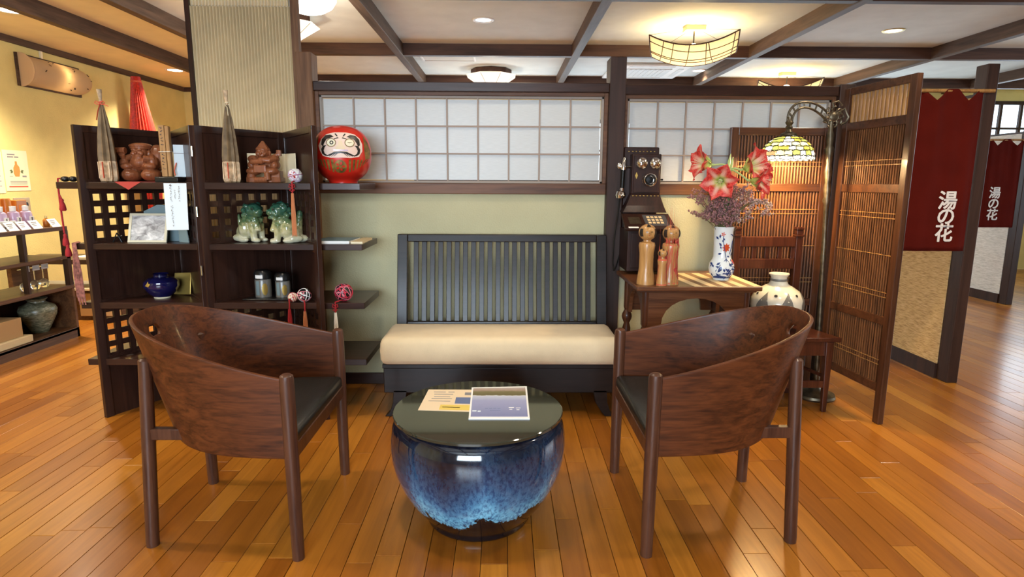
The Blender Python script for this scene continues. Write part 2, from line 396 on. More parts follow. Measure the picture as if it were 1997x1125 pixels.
def thing(name, label, cat, loc=(0, 0, 0), rotz=0, group=None):
    o = bpy.data.objects.new(name, None); COL.objects.link(o); o.location = loc; o.rotation_euler = (0, 0, rotz); o.empty_display_size = .05
    return tag(o, label, cat, group)
def struct(o, label=None):
    o['kind'] = 'structure'
    if label: o['label'] = label
    return o
def sroot(name, loc, label=None):
    o = bpy.data.objects.new(name, None); COL.objects.link(o); o.location = loc; return struct(o, label)
def bx(*a): return MB().box(*a)
def copyobj(o, parent=None, loc=None):
    c = o.copy(); COL.objects.link(c)
    if parent: c.parent = parent; c.matrix_parent_inverse = o.matrix_parent_inverse.copy()
    if loc is not None: c.location = loc
    return c
def decal(fn, poly, name, mat, parent, cuts=3, thick=0):
    """flat outline in (u, v) laid on a surface: fn(u, v) -> point"""
    bm = bmesh.new(); vs_ = [bm.verts.new((u, v, 0)) for u, v in poly]
    es = [bm.edges.new((vs_[i], vs_[(i+1) % len(vs_)])) for i in range(len(vs_))]
    bmesh.ops.triangle_fill(bm, edges=es, use_beauty=True, use_dissolve=False)
    if cuts: bmesh.ops.subdivide_edges(bm, edges=bm.edges[:], cuts=cuts, use_grid_fill=True)
    for v in bm.verts: v.co = Vector(fn(v.co.x, v.co.y))
    bmesh.ops.recalc_face_normals(bm, faces=bm.faces[:])
    me = bpy.data.meshes.new(name); bm.to_mesh(me); bm.free()
    return mkobj(name, me, mat, parent, angle=0, solid=thick, offset=0)
def oval(cx, cy, rx, ry, n=16, rot=0):
    c, s = math.cos(rot), math.sin(rot)
    return [(cx+rx*math.cos(2*PI*i/n)*c-ry*math.sin(2*PI*i/n)*s, cy+rx*math.cos(2*PI*i/n)*s+ry*math.sin(2*PI*i/n)*c) for i in range(n)]
def lettering(body, size, name, mat, parent, Mx, extrude=.0006, bold=0, space=1.0):
    cu = bpy.data.curves.new(name, 'FONT'); cu.body = body; cu.size = size; cu.align_x = 'CENTER'; cu.align_y = 'CENTER'; cu.extrude = extrude; cu.space_line = space
    cu.resolution_u = 3
    tmp = bpy.data.objects.new(name, cu); COL.objects.link(tmp)
    dg = bpy.context.evaluated_depsgraph_get(); me = bpy.data.meshes.new_from_object(tmp.evaluated_get(dg)); bpy.data.objects.remove(tmp)
    if bold:  # thicken the strokes like a brush
        bm = bmesh.new()
        for k in range(9):
            tm = me.copy(); tm.transform(Matrix.Translation((bold*math.cos(k*PI/4), bold*math.sin(k*PI/4), k*1e-5) if k < 8 else (0, 0, 9e-5))); bm.from_mesh(tm); bpy.data.meshes.remove(tm)
        bm.to_mesh(me); bm.free()
    me.transform(Mx); me.name = name
    me.materials.clear()
    return mkobj(name, me, mat, parent, smooth=False)
FRONT = Matrix(((1, 0, 0, 0), (0, 0, -1, 0), (0, 1, 0, 0), (0, 0, 0, 1)))  # text plane facing -y
# ================================================================== THE SETTING
# ------------------------------------------------------------------ floor and its boards
floor = struct(bx(-4.6, 8.4, -3.0, 9.0, -.05, -.012).build('floor', 'floor_joint', smooth=False))
PW = .0905; boards = []
rr = random.Random(3)
xi = -4.6
while xi < 8.35:
    y = -3.0-rr.random()*.8
    while y < 9.0:
        ln = rr.choice((.55, .8, .95, 1.1))
        y0, y1 = max(y, -3.0), min(y+ln, 9.0)
        if y1-y0 > .02: boards.append((xi, y0, y1, ln if (y0 == y and y1 == y+ln) else None))
        y += ln
    xi += PW
def shown(b):
    x, y0, y1, ln = b
    if ln is None or y0 < 1.2: return 0
    px, py, z = project((x+PW/2, (y0+y1)/2, 0))
    if z <= 0 or not (-40 < px < 2037) or py > 1180: return 0
    return ln*PW/z**3
order = sorted(boards, key=shown, reverse=True)
near = [b for b in order[:300] if shown(b) > 0]; nearset = set(near)
pm = {}
for x, y0, y1, ln in near:
    if ln not in pm:
        g = .0011
        pm[ln] = MB().add([(g, g, -.012), (PW-g, g, -.012), (PW-g, ln-g, -.012), (g, ln-g, -.012), (g, g, -.001), (PW-g, g, -.001), (PW-g, ln-g, -.001), (g, ln-g, -.001),
                           (g+.0012, g+.0012, 0), (PW-g-.0012, g+.0012, 0), (PW-g-.0012, ln-g-.0012, 0), (g+.0012, ln-g-.0012, 0)],
                          [(0, 3, 2, 1), (0, 1, 5, 4), (1, 2, 6, 5), (2, 3, 7, 6), (3, 0, 4, 7), (4, 5, 9, 8), (5, 6, 10, 9), (6, 7, 11, 10), (7, 4, 8, 11), (8, 9, 10, 11)]).mesh('floor_board')
        pm[ln].materials.append(M['floor_wood'])
    o = bpy.data.objects.new('floor_board', pm[ln]); COL.objects.link(o); o.location = (x, y0, 0); o.parent = floor
rest = MB()
for b in boards:
    if b not in nearset: rest.box(b[0]+.0011, b[0]+PW-.0011, b[1]+.0011, b[2]-.0011, -.012, 0)
o = rest.build('floor_boards_beyond', 'floor_wood', floor, smooth=False); o['kind'] = 'stuff'

# ------------------------------------------------------------------ ceiling, beams
struct(bx(-3.72, -2.89, -3.0, 9.0, 2.66, 2.72).build('ceiling_side', 'ceiling_warm_lit', smooth=False), 'ceiling bay beside the lowered strip with warm light painted into its colour')
struct(bx(-2.89, 8.4, -3.0, 9.0, 2.66, 2.72).build('ceiling', 'ceiling_paper', smooth=False), 'pale papered ceiling between dark wooden beams')
struct(bx(-4.6, -3.72, -3.0, 9.0, 2.56, 2.60).build('ceiling_lowered', 'ceiling_warm_lit', smooth=False), 'lower ceiling strip along the yellow wall')
tn = [0]
def trim(mb, mat, label=None, bevel=.004):
    tn[0] += 1
    return struct(mb.build('trim_%d' % tn[0], mat, bevel=bevel, smooth=False), label)
for x0 in (-2.93, -1.12, .695, 2.53, 4.44, 6.3):
    trim(bx(x0, x0+.08, -3.0, 9.0, 2.54, 2.665), 'beam_wood_y', 'dark wooden ceiling beam running away from the viewer')
trim(bx(-3.77, -3.69, -3.0, 9.0, 2.53, 2.665), 'beam_wood_y', 'wooden beam edging the lowered ceiling')
for y0 in (-1.3, .65, 2.60, 4.563, 6.56, 8.45):
    trim(bx(-2.85, 8.4, y0, y0+.08, 2.545, 2.664), 'beam_wood_x', 'dark wooden ceiling beam running across the room')
# ------------------------------------------------------------------ outer walls
struct(bx(-4.65, -4.55, -3.0, 9.1, 0, 2.60).build('wall_left', 'plaster_yellow', smooth=False), 'yellow plaster wall')
trim(bx(-4.55, -4.52, -3.0, 9.0, 2.50, 2.56), 'beam_wood_y', 'brown moulding at the top of the yellow wall')
wf = MB(); wf.box(-4.6, 6.9, 9.0, 9.1, 0, 2.72); wf.box(6.9, 8.4, 9.0, 9.1, 0, 1.3); wf.box(6.9, 8.4, 9.0, 9.1, 2.45, 2.72)
struct(wf.build('wall_far', 'plaster_yellow', smooth=False), 'yellow plaster wall at the far end of the room')
trim(bx(-4.52, -2.0, 8.97, 9.0, 2.50, 2.56), 'beam_wood_x', 'brown moulding at the top of the far wall')
wq = MB(); wq.box(8.4, 8.5, -3.0, 2.0, 0, 2.72); wq.box(8.4, 8.5, 5.2, 9.1, 0, 2.72); wq.box(8.4, 8.5, 2.0, 5.2, 0, .8); wq.box(8.4, 8.5, 2.0, 5.2, 2.3, 2.72)
struct(wq.build('wall_right', 'plaster_yellow', smooth=False), 'yellow plaster wall beyond the far doorway')
w5 = sroot('added_window_5', (8.4, 3.6, .8), 'added daylit window, unseen in the right wall, that cools the ceiling')  # added window, unseen, a source for the cool light on the ceiling
fr5 = MB(); fr5.box(8.37, 8.43, 2.0, 2.06, .8, 2.3); fr5.box(8.37, 8.43, 5.14, 5.2, .8, 2.3); fr5.box(8.37, 8.43, 2.06, 5.14, .8, .86); fr5.box(8.37, 8.43, 2.06, 5.14, 2.24, 2.3)
fr5.build('window_frame', 'post_wood', w5, smooth=False)
for k in (1, 2, 3): bx(8.38, 8.42, 2.0+.8*k-.02, 2.0+.8*k+.02, .86, 2.24).build('muntin', 'post_wood', w5, smooth=False)
wr = MB(); wr.box(-4.65, -2.3, -3.1, -3.0, 0, 2.72); wr.box(.5, 8.5, -3.1, -3.0, 0, 2.72); wr.box(-2.3, .5, -3.1, -3.0, 0, .7); wr.box(-2.3, .5, -3.1, -3.0, 2.2, 2.72)
struct(wr.build('wall_rear', 'rear_plaster', smooth=False), 'plaster wall behind the viewer')
def glazed(name, x0, x1, y, z0, z1, nx, nz, label, mat='post_wood', bw=.05, s=-1):
    w = sroot(name, ((x0+x1)/2, y, z0), label)
    f = MB(); f.box(x0, x0+bw, y-.03, y+.03, z0, z1); f.box(x1-bw, x1, y-.03, y+.03, z0, z1); f.box(x0, x1, y-.03, y+.03, z0, z0+bw); f.box(x0, x1, y-.03, y+.03, z1-bw, z1)
    f.build('window_frame', mat, w, smooth=False)
    for i in range(1, nx): xx = x0+(x1-x0)*i/nx; bx(xx-.018, xx+.018, y-.02, y+.02, z0+bw, z1-bw).build('muntin', mat, w, smooth=False)
    for j in range(1, nz): zz = z0+(z1-z0)*j/nz; bx(x0+bw, x1-bw, y-.016, y+.016, zz-.014, zz+.014).build('muntin', mat, w, smooth=False)
    for i in range(nx):
        for j in range(nz):
            bx(x0+(x1-x0)*i/nx, x0+(x1-x0)*(i+1)/nx, y+.022*s*-1, y+.026*s*-1, z0+(z1-z0)*j/nz, z0+(z1-z0)*(j+1)/nz).build('pane', 'window_day', w, smooth=False)
    return w
glazed('window_3', -2.3, .5, -2.98, .7, 2.2, 4, 2, 'daylit window behind the viewer', s=1)
glazed('added_window_6', -1.3, 5.7, 8.95, .85, 2.15, 10, 3, 'added row of daylit windows, unseen behind the partition, that brightens the ceiling')  # added windows, never in view, to throw cool daylight onto the ceiling
glazed('window_4', 6.9, 8.4, 9.0, 1.3, 2.45, 5, 3, 'bright gridded window on the far wall')

# ------------------------------------------------------------------ back partition
YW = 3.69
struct(bx(-1.12, 1.97, YW, YW+.05, 0, 1.20).build('wall_back', 'plaster_green', smooth=False), 'pale green plaster partition behind the bench')
struct(bx(-1.10, .61, YW-.014, YW+.01, 0, .072).build('baseboard_back', 'dark_wood_x', bevel=.003, smooth=False), 'dark baseboard under the green partition')
struct(bx(.70, 1.95, YW-.014, YW+.01, 0, .072).build('baseboard_back_right', 'dark_wood_x', bevel=.003, smooth=False), 'dark baseboard below the telephone')
trim(bx(-1.10, .61, YW-.025, YW+.06, 1.19, 1.254), 'sill_wood', 'brown wooden sill under the wide paper window')
trim(bx(.70, 1.95, YW-.025, YW+.06, 1.19, 1.254), 'sill_wood', 'brown wooden sill under the paper window behind the lamp')
trim(bx(-1.10, .61, YW-.05, YW+.06, 1.775, 1.828), 'dark_wood_x', 'dark lintel above the wide paper window')
trim(bx(.70, 1.95, YW-.05, YW+.06, 1.765, 1.82), 'dark_wood_x', 'dark lintel above the paper window behind the lamp')
trim(bx(.609, .702, YW-.07, YW+.07, 0, 1.97), 'post_wood', 'dark square post between the two paper windows')
trim(bx(-1.19, -1.10, YW-.06, YW+.06, 0, 1.985), 'old_post_wood', 'weathered brown post beside the corrugated column')
trim(bx(1.95, 2.04, YW-.06, YW+.06, 0, 1.83), 'post_wood', 'dark post at the end of the partition behind the floor lamp')
def shoji(name, x0, x1, z0, z1, nx, nz, label):
    w = sroot(name, ((x0+x1)/2, YW+.01, z0), label)
    f = MB(); q = .022
    f.box(x0, x0+q, YW-.025, YW+.03, z0, z1); f.box(x1-q, x1, YW-.025, YW+.03, z0, z1); f.box(x0+q, x1-q, YW-.025, YW+.03, z1-.02, z1)
    f.build('outer_frame', 'sill_wood', w, smooth=False, bevel=.002)
    x0 += q; x1 -= q; z1 -= .02
    f = MB(); q = .014
    f.box(x0, x0+q, YW-.012, YW+.02, z0, z1); f.box(x1-q, x1, YW-.012, YW+.02, z0, z1); f.box(x0, x1, YW-.012, YW+.02, z1-q, z1); f.box(x0, x1, YW-.012, YW+.02, z0, z0+q)
    f.build('shoji_frame', 'shoji_frame', w, smooth=False, bevel=.002)
    x0 += q; x1 -= q; z0 += q; z1 -= q
    cw = (x1-x0)/nx; ch = (z1-z0)/nz; h = .0045
    for i in range(1, nx): bx(x0+cw*i-h, x0+cw*i+h, YW-.008, YW+.008, z0, z1).build('muntin', 'shoji_muntin', w, smooth=False)
    for j in range(1, nz): bx(x0, x1, YW-.007, YW+.007, z0+ch*j-h, z0+ch*j+h).build('muntin', 'shoji_muntin', w, smooth=False)
    pmesh = bx(0, cw-.009, 0, .002, 0, ch-.009).mesh('paper_pane')
    pmesh.materials.append(M['shoji_paper'])
    for i in range(nx):
        for j in range(nz):
            o = bpy.data.objects.new('paper_pane', pmesh); COL.objects.link(o); o.location = (x0+cw*i+.0045, YW+.004, z0+ch*j+.0045); adopt(o, w)
shoji('window_1', -1.10, .609, 1.254, 1.776, 9, 3, 'wide white paper window in a thin wooden lattice')
shoji('window_2', .702, 1.95, 1.254, 1.766, 7, 3, 'white paper window behind the telephone and lamp')

# ------------------------------------------------------------------ corrugated column
col = struct(bx(-1.835, -1.235, 3.785, 3.83, 0, 2.66).build('column', 'rear_plaster', smooth=False), 'column faced with ribbed beige sheet')
def ribs(x0, x1, z0, z1, y, n):
    mb = MB(); vs_ = []; k = 6
    pts = []
    for i in range(n*k+1):
        x = x0+(x1-x0)*i/(n*k); a = 2*PI*(i % k)/k; pts.append((x, y-.008*math.cos(a)))
    for (x, yy) in pts: vs_ += [(x, yy, z0), (x, yy, z1)]
    mb.add(vs_, [(2*i, 2*i+2, 2*i+3, 2*i+1) for i in range(n*k)]); return mb
ribs(-1.828, -1.245, 0, 2.262, 3.775, 31).build('corrugated_sheet', 'corrugated', col, solid=.003)
ribs(-1.832, -1.262, 2.266, 2.66, 3.779, 30).build('corrugated_sheet', 'corrugated', col, solid=.003)
bx(-1.855, -1.828, 3.755, 3.80, 0, 2.66).build('edge_strip', 'dark_wood', col, smooth=False)
bx(-1.245, -1.205, 3.755, 3.80, 0, 2.66).build('edge_strip', 'old_post_wood', col, smooth=False)

# ------------------------------------------------------------------ doorway partitions with grasscloth
def bay(n, x, y, depth, cloth, lab1, lab2):
    w = struct(bx(x, x+.08, y+.05, y+depth, 0, 1.80).build('wall_%s' % n, 'post_wood', smooth=False), lab1)
    bx(x-.006, x, y+.055, y+depth-.01, .1, 1.78).build('grasscloth_panel', cloth, w, smooth=False)
    bx(x-.014, x+.001, y+.055, y+depth, 0, .10).build('skirting', 'post_wood', w, smooth=False)
    trim(bx(x-.002, x+.07, y-.045, y+.05, 0, 1.963), 'post_wood', lab2)
bay('doorway', 2.855, 3.745, 1.9, 'grasscloth', 'partition lined with tan grasscloth beside the dark red curtain', 'dark square post beside the larger red curtain')
bay('far_doorway', 5.35, 6.30, 1.7, 'grasscloth_pale', 'partition lined with white grasscloth seen past the post', 'dark post at the far doorway beside the small red curtain')
trim(bx(4.4, 8.4, 7.9, 7.98, 1.80, 1.88), 'post_wood', 'dark lintel across the far right of the room')
# ================================================================== LARGE FURNITURE
# ------------------------------------------------------------------ bench
def bench():
    t = thing('bench', 'dark slatted two-seat bench with a cream cushion under the paper window', 'bench', (-.015, 3.35, 0))
    x0, x1 = -.645, .612
    bx(x0, x1, 3.135, 3.16, .135, .275).build('apron', 'bench_wood', t, bevel=.004)
    bx(x0-.004, x1+.004, 3.125, 3.56, .275, .298).build('seat_board', 'bench_wood', t, bevel=.003)
    for xx in (x0, x1-.03): bx(xx, xx+.03, 3.16, 3.56, .135, .275).build('side_rail', 'bench_wood', t, bevel=.003)
    def foot(xc, s, yy):
        pr = [(0, .15), (s*.075, .15), (s*.08, .08), (s*.095, .03), (s*.125, 0), (s*.07, 0), (s*.045, .03), (s*.015, .08)]
        mb = MB(Matrix(((1, 0, 0, xc), (0, 0, -1, yy), (0, 1, 0, 0), (0, 0, 0, 1)))); mb.prism(pr, 0, .05); mb.build('leg', 'bench_wood', t, bevel=.003)
    for yy in (3.185, 3.55):
        foot(x0+.125, -1, yy); foot(x1-.125, 1, yy)
    # cushion, softly crowned
    cx0, cx1, cy0, cy1, z0, z1 = -.655, .618, 3.095, 3.46, .299, .448
    mb = MB(); n = 24
    def top(u, v):
        x = cx0+.02+(cx1-cx0-.04)*u; y = cy0+.02+(cy1-cy0-.04)*v
        return x, y
    R = .032
    def prof(ring):  # closed rounded box ring by ring
        out = []
        pts = []
        for k in range(4):
            cxx, cyy = ((cx1-R, cy0+R), (cx1-R, cy1-R), (cx0+R, cy1-R), (cx0+R, cy0+R))[k]
            for j in range(5): a = -PI/2+PI/2*k+PI/2*j/4; pts.append((cxx, cyy, math.cos(a), math.sin(a)))
        return pts
    P = prof(0); rings = []
    for (inset, z) in ((R*.9, z0), (R*.35, z0+.008), (0, z0+.03), (-.003, (z0+z1)/2), (0, z1-.035), (R*.3, z1-.012), (R*.95, z1)):
        rings.append([(cx+(R-inset)*c, cy+(R-inset)*s_, z) for cx, cy, c, s_ in P])
    for k in (.8, .55, .3):
        ccx, ccy = (cx0+cx1)/2, (cy0+cy1)/2
        rings.append([(ccx+(p[0]-ccx)*(.93*k+.07 if k else 0), ccy+(p[1]-ccy)*k, z1+.012*(1-k)) for p in rings[6]])
    vs_ = [p for r_ in rings for p in r_]; m = len(P)
    fs = [(i*m+j, i*m+(j+1) % m, (i+1)*m+(j+1) % m, (i+1)*m+j) for i in range(len(rings)-1) for j in range(m)]
    fs += [tuple(range(m-1, -1, -1)), tuple(range((len(rings)-1)*m, len(rings)*m))]
    mb.add(vs_, fs); mb.build('seat_cushion', 'cushion_cloth', t, angle=60)
    # reclining back
    def yb(z): return 3.475+(z-.3)*.20
    def tilt(xa, xb, za, zb, th=.03, name='slat', bev=.002):
        mb = MB(); a, b_ = yb(za), yb(zb)
        mb.add([(xa, a-th/2, za), (xb, a-th/2, za), (xb, a+th/2, za), (xa, a+th/2, za), (xa, b_-th/2, zb), (xb, b_-th/2, zb), (xb, b_+th/2, zb), (xa, b_+th/2, zb)],
               [(0, 3, 2, 1), (4, 5, 6, 7), (0, 1, 5, 4), (1, 2, 6, 5), (2, 3, 7, 6), (3, 0, 4, 7)]); mb.build(name, 'bench_wood', t, bevel=bev)
    bl, br = -.628, .61
    tilt(bl, bl+.06, .28, .955, .045, 'back_stile', .004); tilt(br-.06, br, .28, .955, .045, 'back_stile', .004)
    tilt(bl+.06, br-.06, .912, .955, .045, 'top_rail', .004); tilt(bl+.06, br-.06, .40, .45, .04, 'bottom_rail', .004)
    n = 23; w = (br-bl-.12)/n
    for i in range(1, n):
        xc = bl+.06+w*i; tilt(xc-.0145, xc+.0145, .45, .912, .02, 'slat')
bench()

# ------------------------------------------------------------------ glazed pot table
PX, PY = -.094, 2.150
def pot_table():
    t = thing('pot_table', 'round low table made of a blue glazed pot with a smoked glass top', 'table', (PX, PY, 0))
    pr = [(.0, .0), (.186, .0), (.194, .006), (.198, .016), (.197, .024), (.206, .036), (.232, .066), (.260, .105), (.288, .155), (.310, .21), (.322, .26), (.326, .305), (.324, .345), (.317, .378), (.307, .402), (.296, .413), (.286, .417), (.26, .417), (.25, .41), (.24, .38), (.235, .25), (.15, .06), (0, .05)]
    MB().lathe(pr, 72).build('pot', 'pot_glaze', t, local=True, angle=60)
    MB().lathe([(0, .4175), (.311, .4175), (.315, .419), (.315, .427), (.312, .4295), (0, .4295)], 72).build('glass_top', 'smoked_top', t, local=True, angle=30)
pot_table()
# leaflets on the pot table
ZT = .4297
mg = thing('magazine', 'glossy blue magazine with a lake landscape cover on the pot table', 'magazine', (-.015, 2.235, ZT))
def quadslab(c, z0, z1): return MB().prism(c, z0, z1)
mc = [(-.1235, 2.038), (.094, 2.037), (.096, 2.382), (-.1295, 2.369)]
quadslab(mc, ZT, ZT+.004).build('pages', 'paper_white', mg, smooth=False)
def lerpq(c, u, v):
    a = Vector(c[0]).lerp(Vector(c[1]), u); b_ = Vector(c[3]).lerp(Vector(c[2]), u); return a.lerp(b_, v)
def inq(c, u0, u1, v0, v1): return [tuple(lerpq(c, u, v)) for u, v in ((u0, v0), (u1, v0), (u1, v1), (u0, v1))]
quadslab(inq(mc, .03, .97, .05, .96), ZT+.004, ZT+.0044).build('cover_print', 'cover_lake', mg, smooth=False)
for (u, v, du, dv, mt) in ((.66, .30, .09, .018, 'paper_white'), (.78, .29, .08, .014, 'paper_white'), (.67, .25, .05, .014, 'paper_white'), (.79, .235, .05, .016, 'paper_white'), (.05, .20, .07, .03, 'paper_blue_white'), (.14, .19, .05, .03, 'paper_blue_white'),
                           (.26, .28, .05, .016, 'blue_print'), (.33, .28, .05, .016, 'blue_print'), (.40, .28, .05, .016, 'blue_print'), (.47, .28, .05, .016, 'blue_print'), (.34, .22, .18, .012, 'blue_print')):
    quadslab(inq(mc, u, u+du, v, v+dv), ZT+.0044, ZT+.0046).build('printed_mark', mt, mg, smooth=False)
lf = thing('leaflet', 'cream leaflet with a yellow strip and small photo partly under the blue magazine', 'leaflet', (-.22, 2.26, ZT-.0001))
lc = [(-.3155, 2.126), (-.1245, 2.111), (-.1295, 2.350), (-.3035, 2.352)]
quadslab(lc, ZT, ZT+.0008).build('sheet', 'cream_print', lf, smooth=False)
quadslab(inq(lc, .40, 1, .05, .27), ZT+.0008, ZT+.001).build('yellow_strip', 'yellow_print', lf, smooth=False)
quadslab(inq(lc, .68, 1, .33, .62), ZT+.0008, ZT+.001).build('photo_print', 'blue_print', lf, smooth=False)
quadslab(inq(lc, .86, 1, .73, .86), ZT+.0008, ZT+.001).build('code_block', 'ink_grey', lf, smooth=False)
for k, (u0, u1) in enumerate(((.15, .42), (.48, .62), (.18, .6), (.2, .55), (.16, .6), (.12, .58), (.45, .8))):
    v = (.86, .86, .75, .63, .54, .42, .15)[k]
    quadslab(inq(lc, u0, u1, v, v+.025), ZT+.0008, ZT+.001).build('print_line', 'ink_grey', lf, smooth=False)

# ------------------------------------------------------------------ barrel armchairs
def armchair(name, label, xf, yc, s):
    """s=+1: open front towards +x. local: front posts at x=0"""
    t = thing(name, label, 'armchair', (xf, yc, 0), 0 if s > 0 else PI, 'pair of curved plywood armchairs')
    WF = .305
    def plan(th, D):
        c = abs(math.cos(th)); sn = math.sin(th)
        return -D*c**.80, math.copysign(abs(sn)**.78, sn)*WF
    def shell(u, v):
        th = -PI/2+PI*u
        D = .485+.130*v
        x, y = plan(th, D)
        tt = min(1, max(0, -x/D))
        y *= 1-.035*(1-v)*tt
        zt = .632+.165*tt**1.15; zb = .362+.045*tt**6
        return (x-.004, y, zb+(zt-zb)*v)
    NU, NV = 180, 40
    # hand hole in the back near the rim
    hc = Vector((.5, .80)); hr = (.019, .050)
    def inside(i, j):
        u, v = (i+.5)/NU, (j+.5)/NV; return ((u-hc.x)/hr[0])**2+((v-hc.y)/hr[1])**2 < 1
    def shell_snap(u, v):
        d = math.hypot((u-hc.x)/hr[0], (v-hc.y)/hr[1])
        if 1e-6 < d < 1.12: u = hc.x+(u-hc.x)/d; v = hc.y+(v-hc.y)/d
        return shell(u, v)
    MB().grid(shell_snap, NU, NV, skip=inside).build('shell', 'chair_wood', t, solid=.013, offset=0, local=True, angle=50, bevel=.002)
    for q in (-1, 1):
        MB().tube([(0, q*WF, 0), (0, q*WF, .02), (-.002, q*WF, .36), (-.004, q*WF, .63), (-.004, q*WF, .645), (-.004, q*WF, .651)], [.020, .0205, .0235, .0235, .021, .013], 18).build('front_leg', 'chair_leg_wood', t, local=True)
        yb = q*.225
        MB().tube([(-.535, yb, 0), (-.535, yb, .02), (-.527, yb*.89, .40), (-.522, yb*.82, .66), (-.522, yb*.818, .667)], [.021, .0215, .0225, .0215, .014], 18).build('back_leg', 'chair_leg_wood', t, local=True)
        bx(-.525, -.38, yb*.89-.014, yb*.89+.014, .385, .425).build('back_bracket', 'chair_leg_wood', t, local=True, bevel=.003)
    bx(-.018, .012, -WF+.015, WF-.015, .355, .408).build('front_rail', 'chair_leg_wood', t, local=True, bevel=.005)
    # padded seat following the inside of the shell
    pts = []
    for k in range(41):
        th = -PI/2+PI*k/40; x, y = plan(th, .485); pts.append((x*.955-.0, y*.955*(1-.03*min(1, -x/.478))))
    def ring(sc, z): return [((p[0]+.22)*sc-.22+(0 if p[0] < -.01 else .012), p[1]*sc, z) for p in pts]
    rings = [ring(.97, .395), ring(.985, .402), ring(.99, .425), ring(.975, .443), ring(.93, .453), ring(.7, .460), ring(.3, .463)]
    m = len(pts); vs_ = [p for r_ in rings for p in r_]
    fs = [(i*m+j, i*m+(j+1) % m, (i+1)*m+(j+1) % m, (i+1)*m+j) for i in range(len(rings)-1) for j in range(m)]+[tuple(range(m-1, -1, -1)), tuple(range((len(rings)-1)*m, len(rings)*m))]
    MB().add(vs_, fs).build('seat_pad', 'black_leather', t, local=True, angle=70)
    return t
armchair('armchair', 'curved brown plywood armchair with black seat standing in front of the shelf unit', -.693, 2.178, 1)
armchair('armchair', 'curved brown plywood armchair with black seat in front of the telephone table', .492, 2.19, -1)

# ------------------------------------------------------------------ zigzag shelf unit
H = 1.532
SZ = [(1.217, 1.251), (.907, .938), (.596, .629), (.288, .322)]
def shelf_unit():
    t = thing('display_shelf_unit', 'dark zigzag folding shelf unit with lattice panels and long boards', 'shelf', (-1.54, 3.33, 0))
    pts = [(-2.145, 3.115), (-1.91, 3.585), (-1.553, 3.115), (-1.26, 3.575), (-.937, 3.085)]
    for k in range(4):
        a, b_ = Vector(pts[k]), Vector(pts[k+1]); d = b_-a; Ln = d.length-.012; d.normalize(); nrm = Vector((-d.y, d.x)); a = a+d*.006
        X = Matrix(((d.x, nrm.x, 0, a.x), (d.y, nrm.y, 0, a.y), (0, 0, 1, 0), (0, 0, 0, 1)))
        def q(u0, u1, z0, z1, th): return MB(X).box(u0, u1, -th/2, th/2, z0, z1)
        SW = .042
        fr = MB(X); fr.box(0, SW, -.012, .012, 0, H); fr.box(Ln-SW, Ln, -.012, .012, 0, H); fr.box(SW, Ln-SW, -.012, .012, H-.035, H)
        for z0, z1 in SZ: fr.box(SW, Ln-SW, -.0115, .0115, z0-.012, z1+.012)
        p = fr.build('hinged_panel', 'dark_wood', t, smooth=False, bevel=.002)
        for z0, z1 in ((1.262, H-.035), (.64, .896), (.0, .277)):
            q(SW, Ln-SW, z0, z1, .010).build('infill_board', 'dark_wood', p, smooth=False)
        for z0, z1 in ((.949, 1.206), (.333, .585)):
            n = 6; iw = Ln-2*SW; bw = .030
            for i in range(n+1):
                uc = SW+iw*i/n
                u0, u1 = max(SW, uc-bw/2), min(Ln-SW, uc+bw/2)
                q(u0, u1, z0, z1, .016).build('lattice_bar', 'dark_wood', p, smooth=False)
            m = 4; ih = z1-z0
            for j in range(m+1):
                zc = z0+ih*j/m; q(SW, Ln-SW, max(z0, zc-bw/2), min(z1, zc+bw/2), .012).build('lattice_bar', 'dark_wood_x', p, smooth=False)
    # brass hinges where the two middle panels meet
    for z in (.45, .78, 1.08, 1.38): MB().cyl((-1.553, 3.104, z), (-1.553, 3.104, z+.05), .005, n=8).build('hinge', 'chrome', t)
    for i, (z0, z1) in enumerate(SZ):
        bx(-2.215 if i else -2.27, -.735, 3.14, 3.52, z0, z1).build('shelf_board', 'dark_wood_x', t, smooth=False, bevel=.002)
shelf_unit()

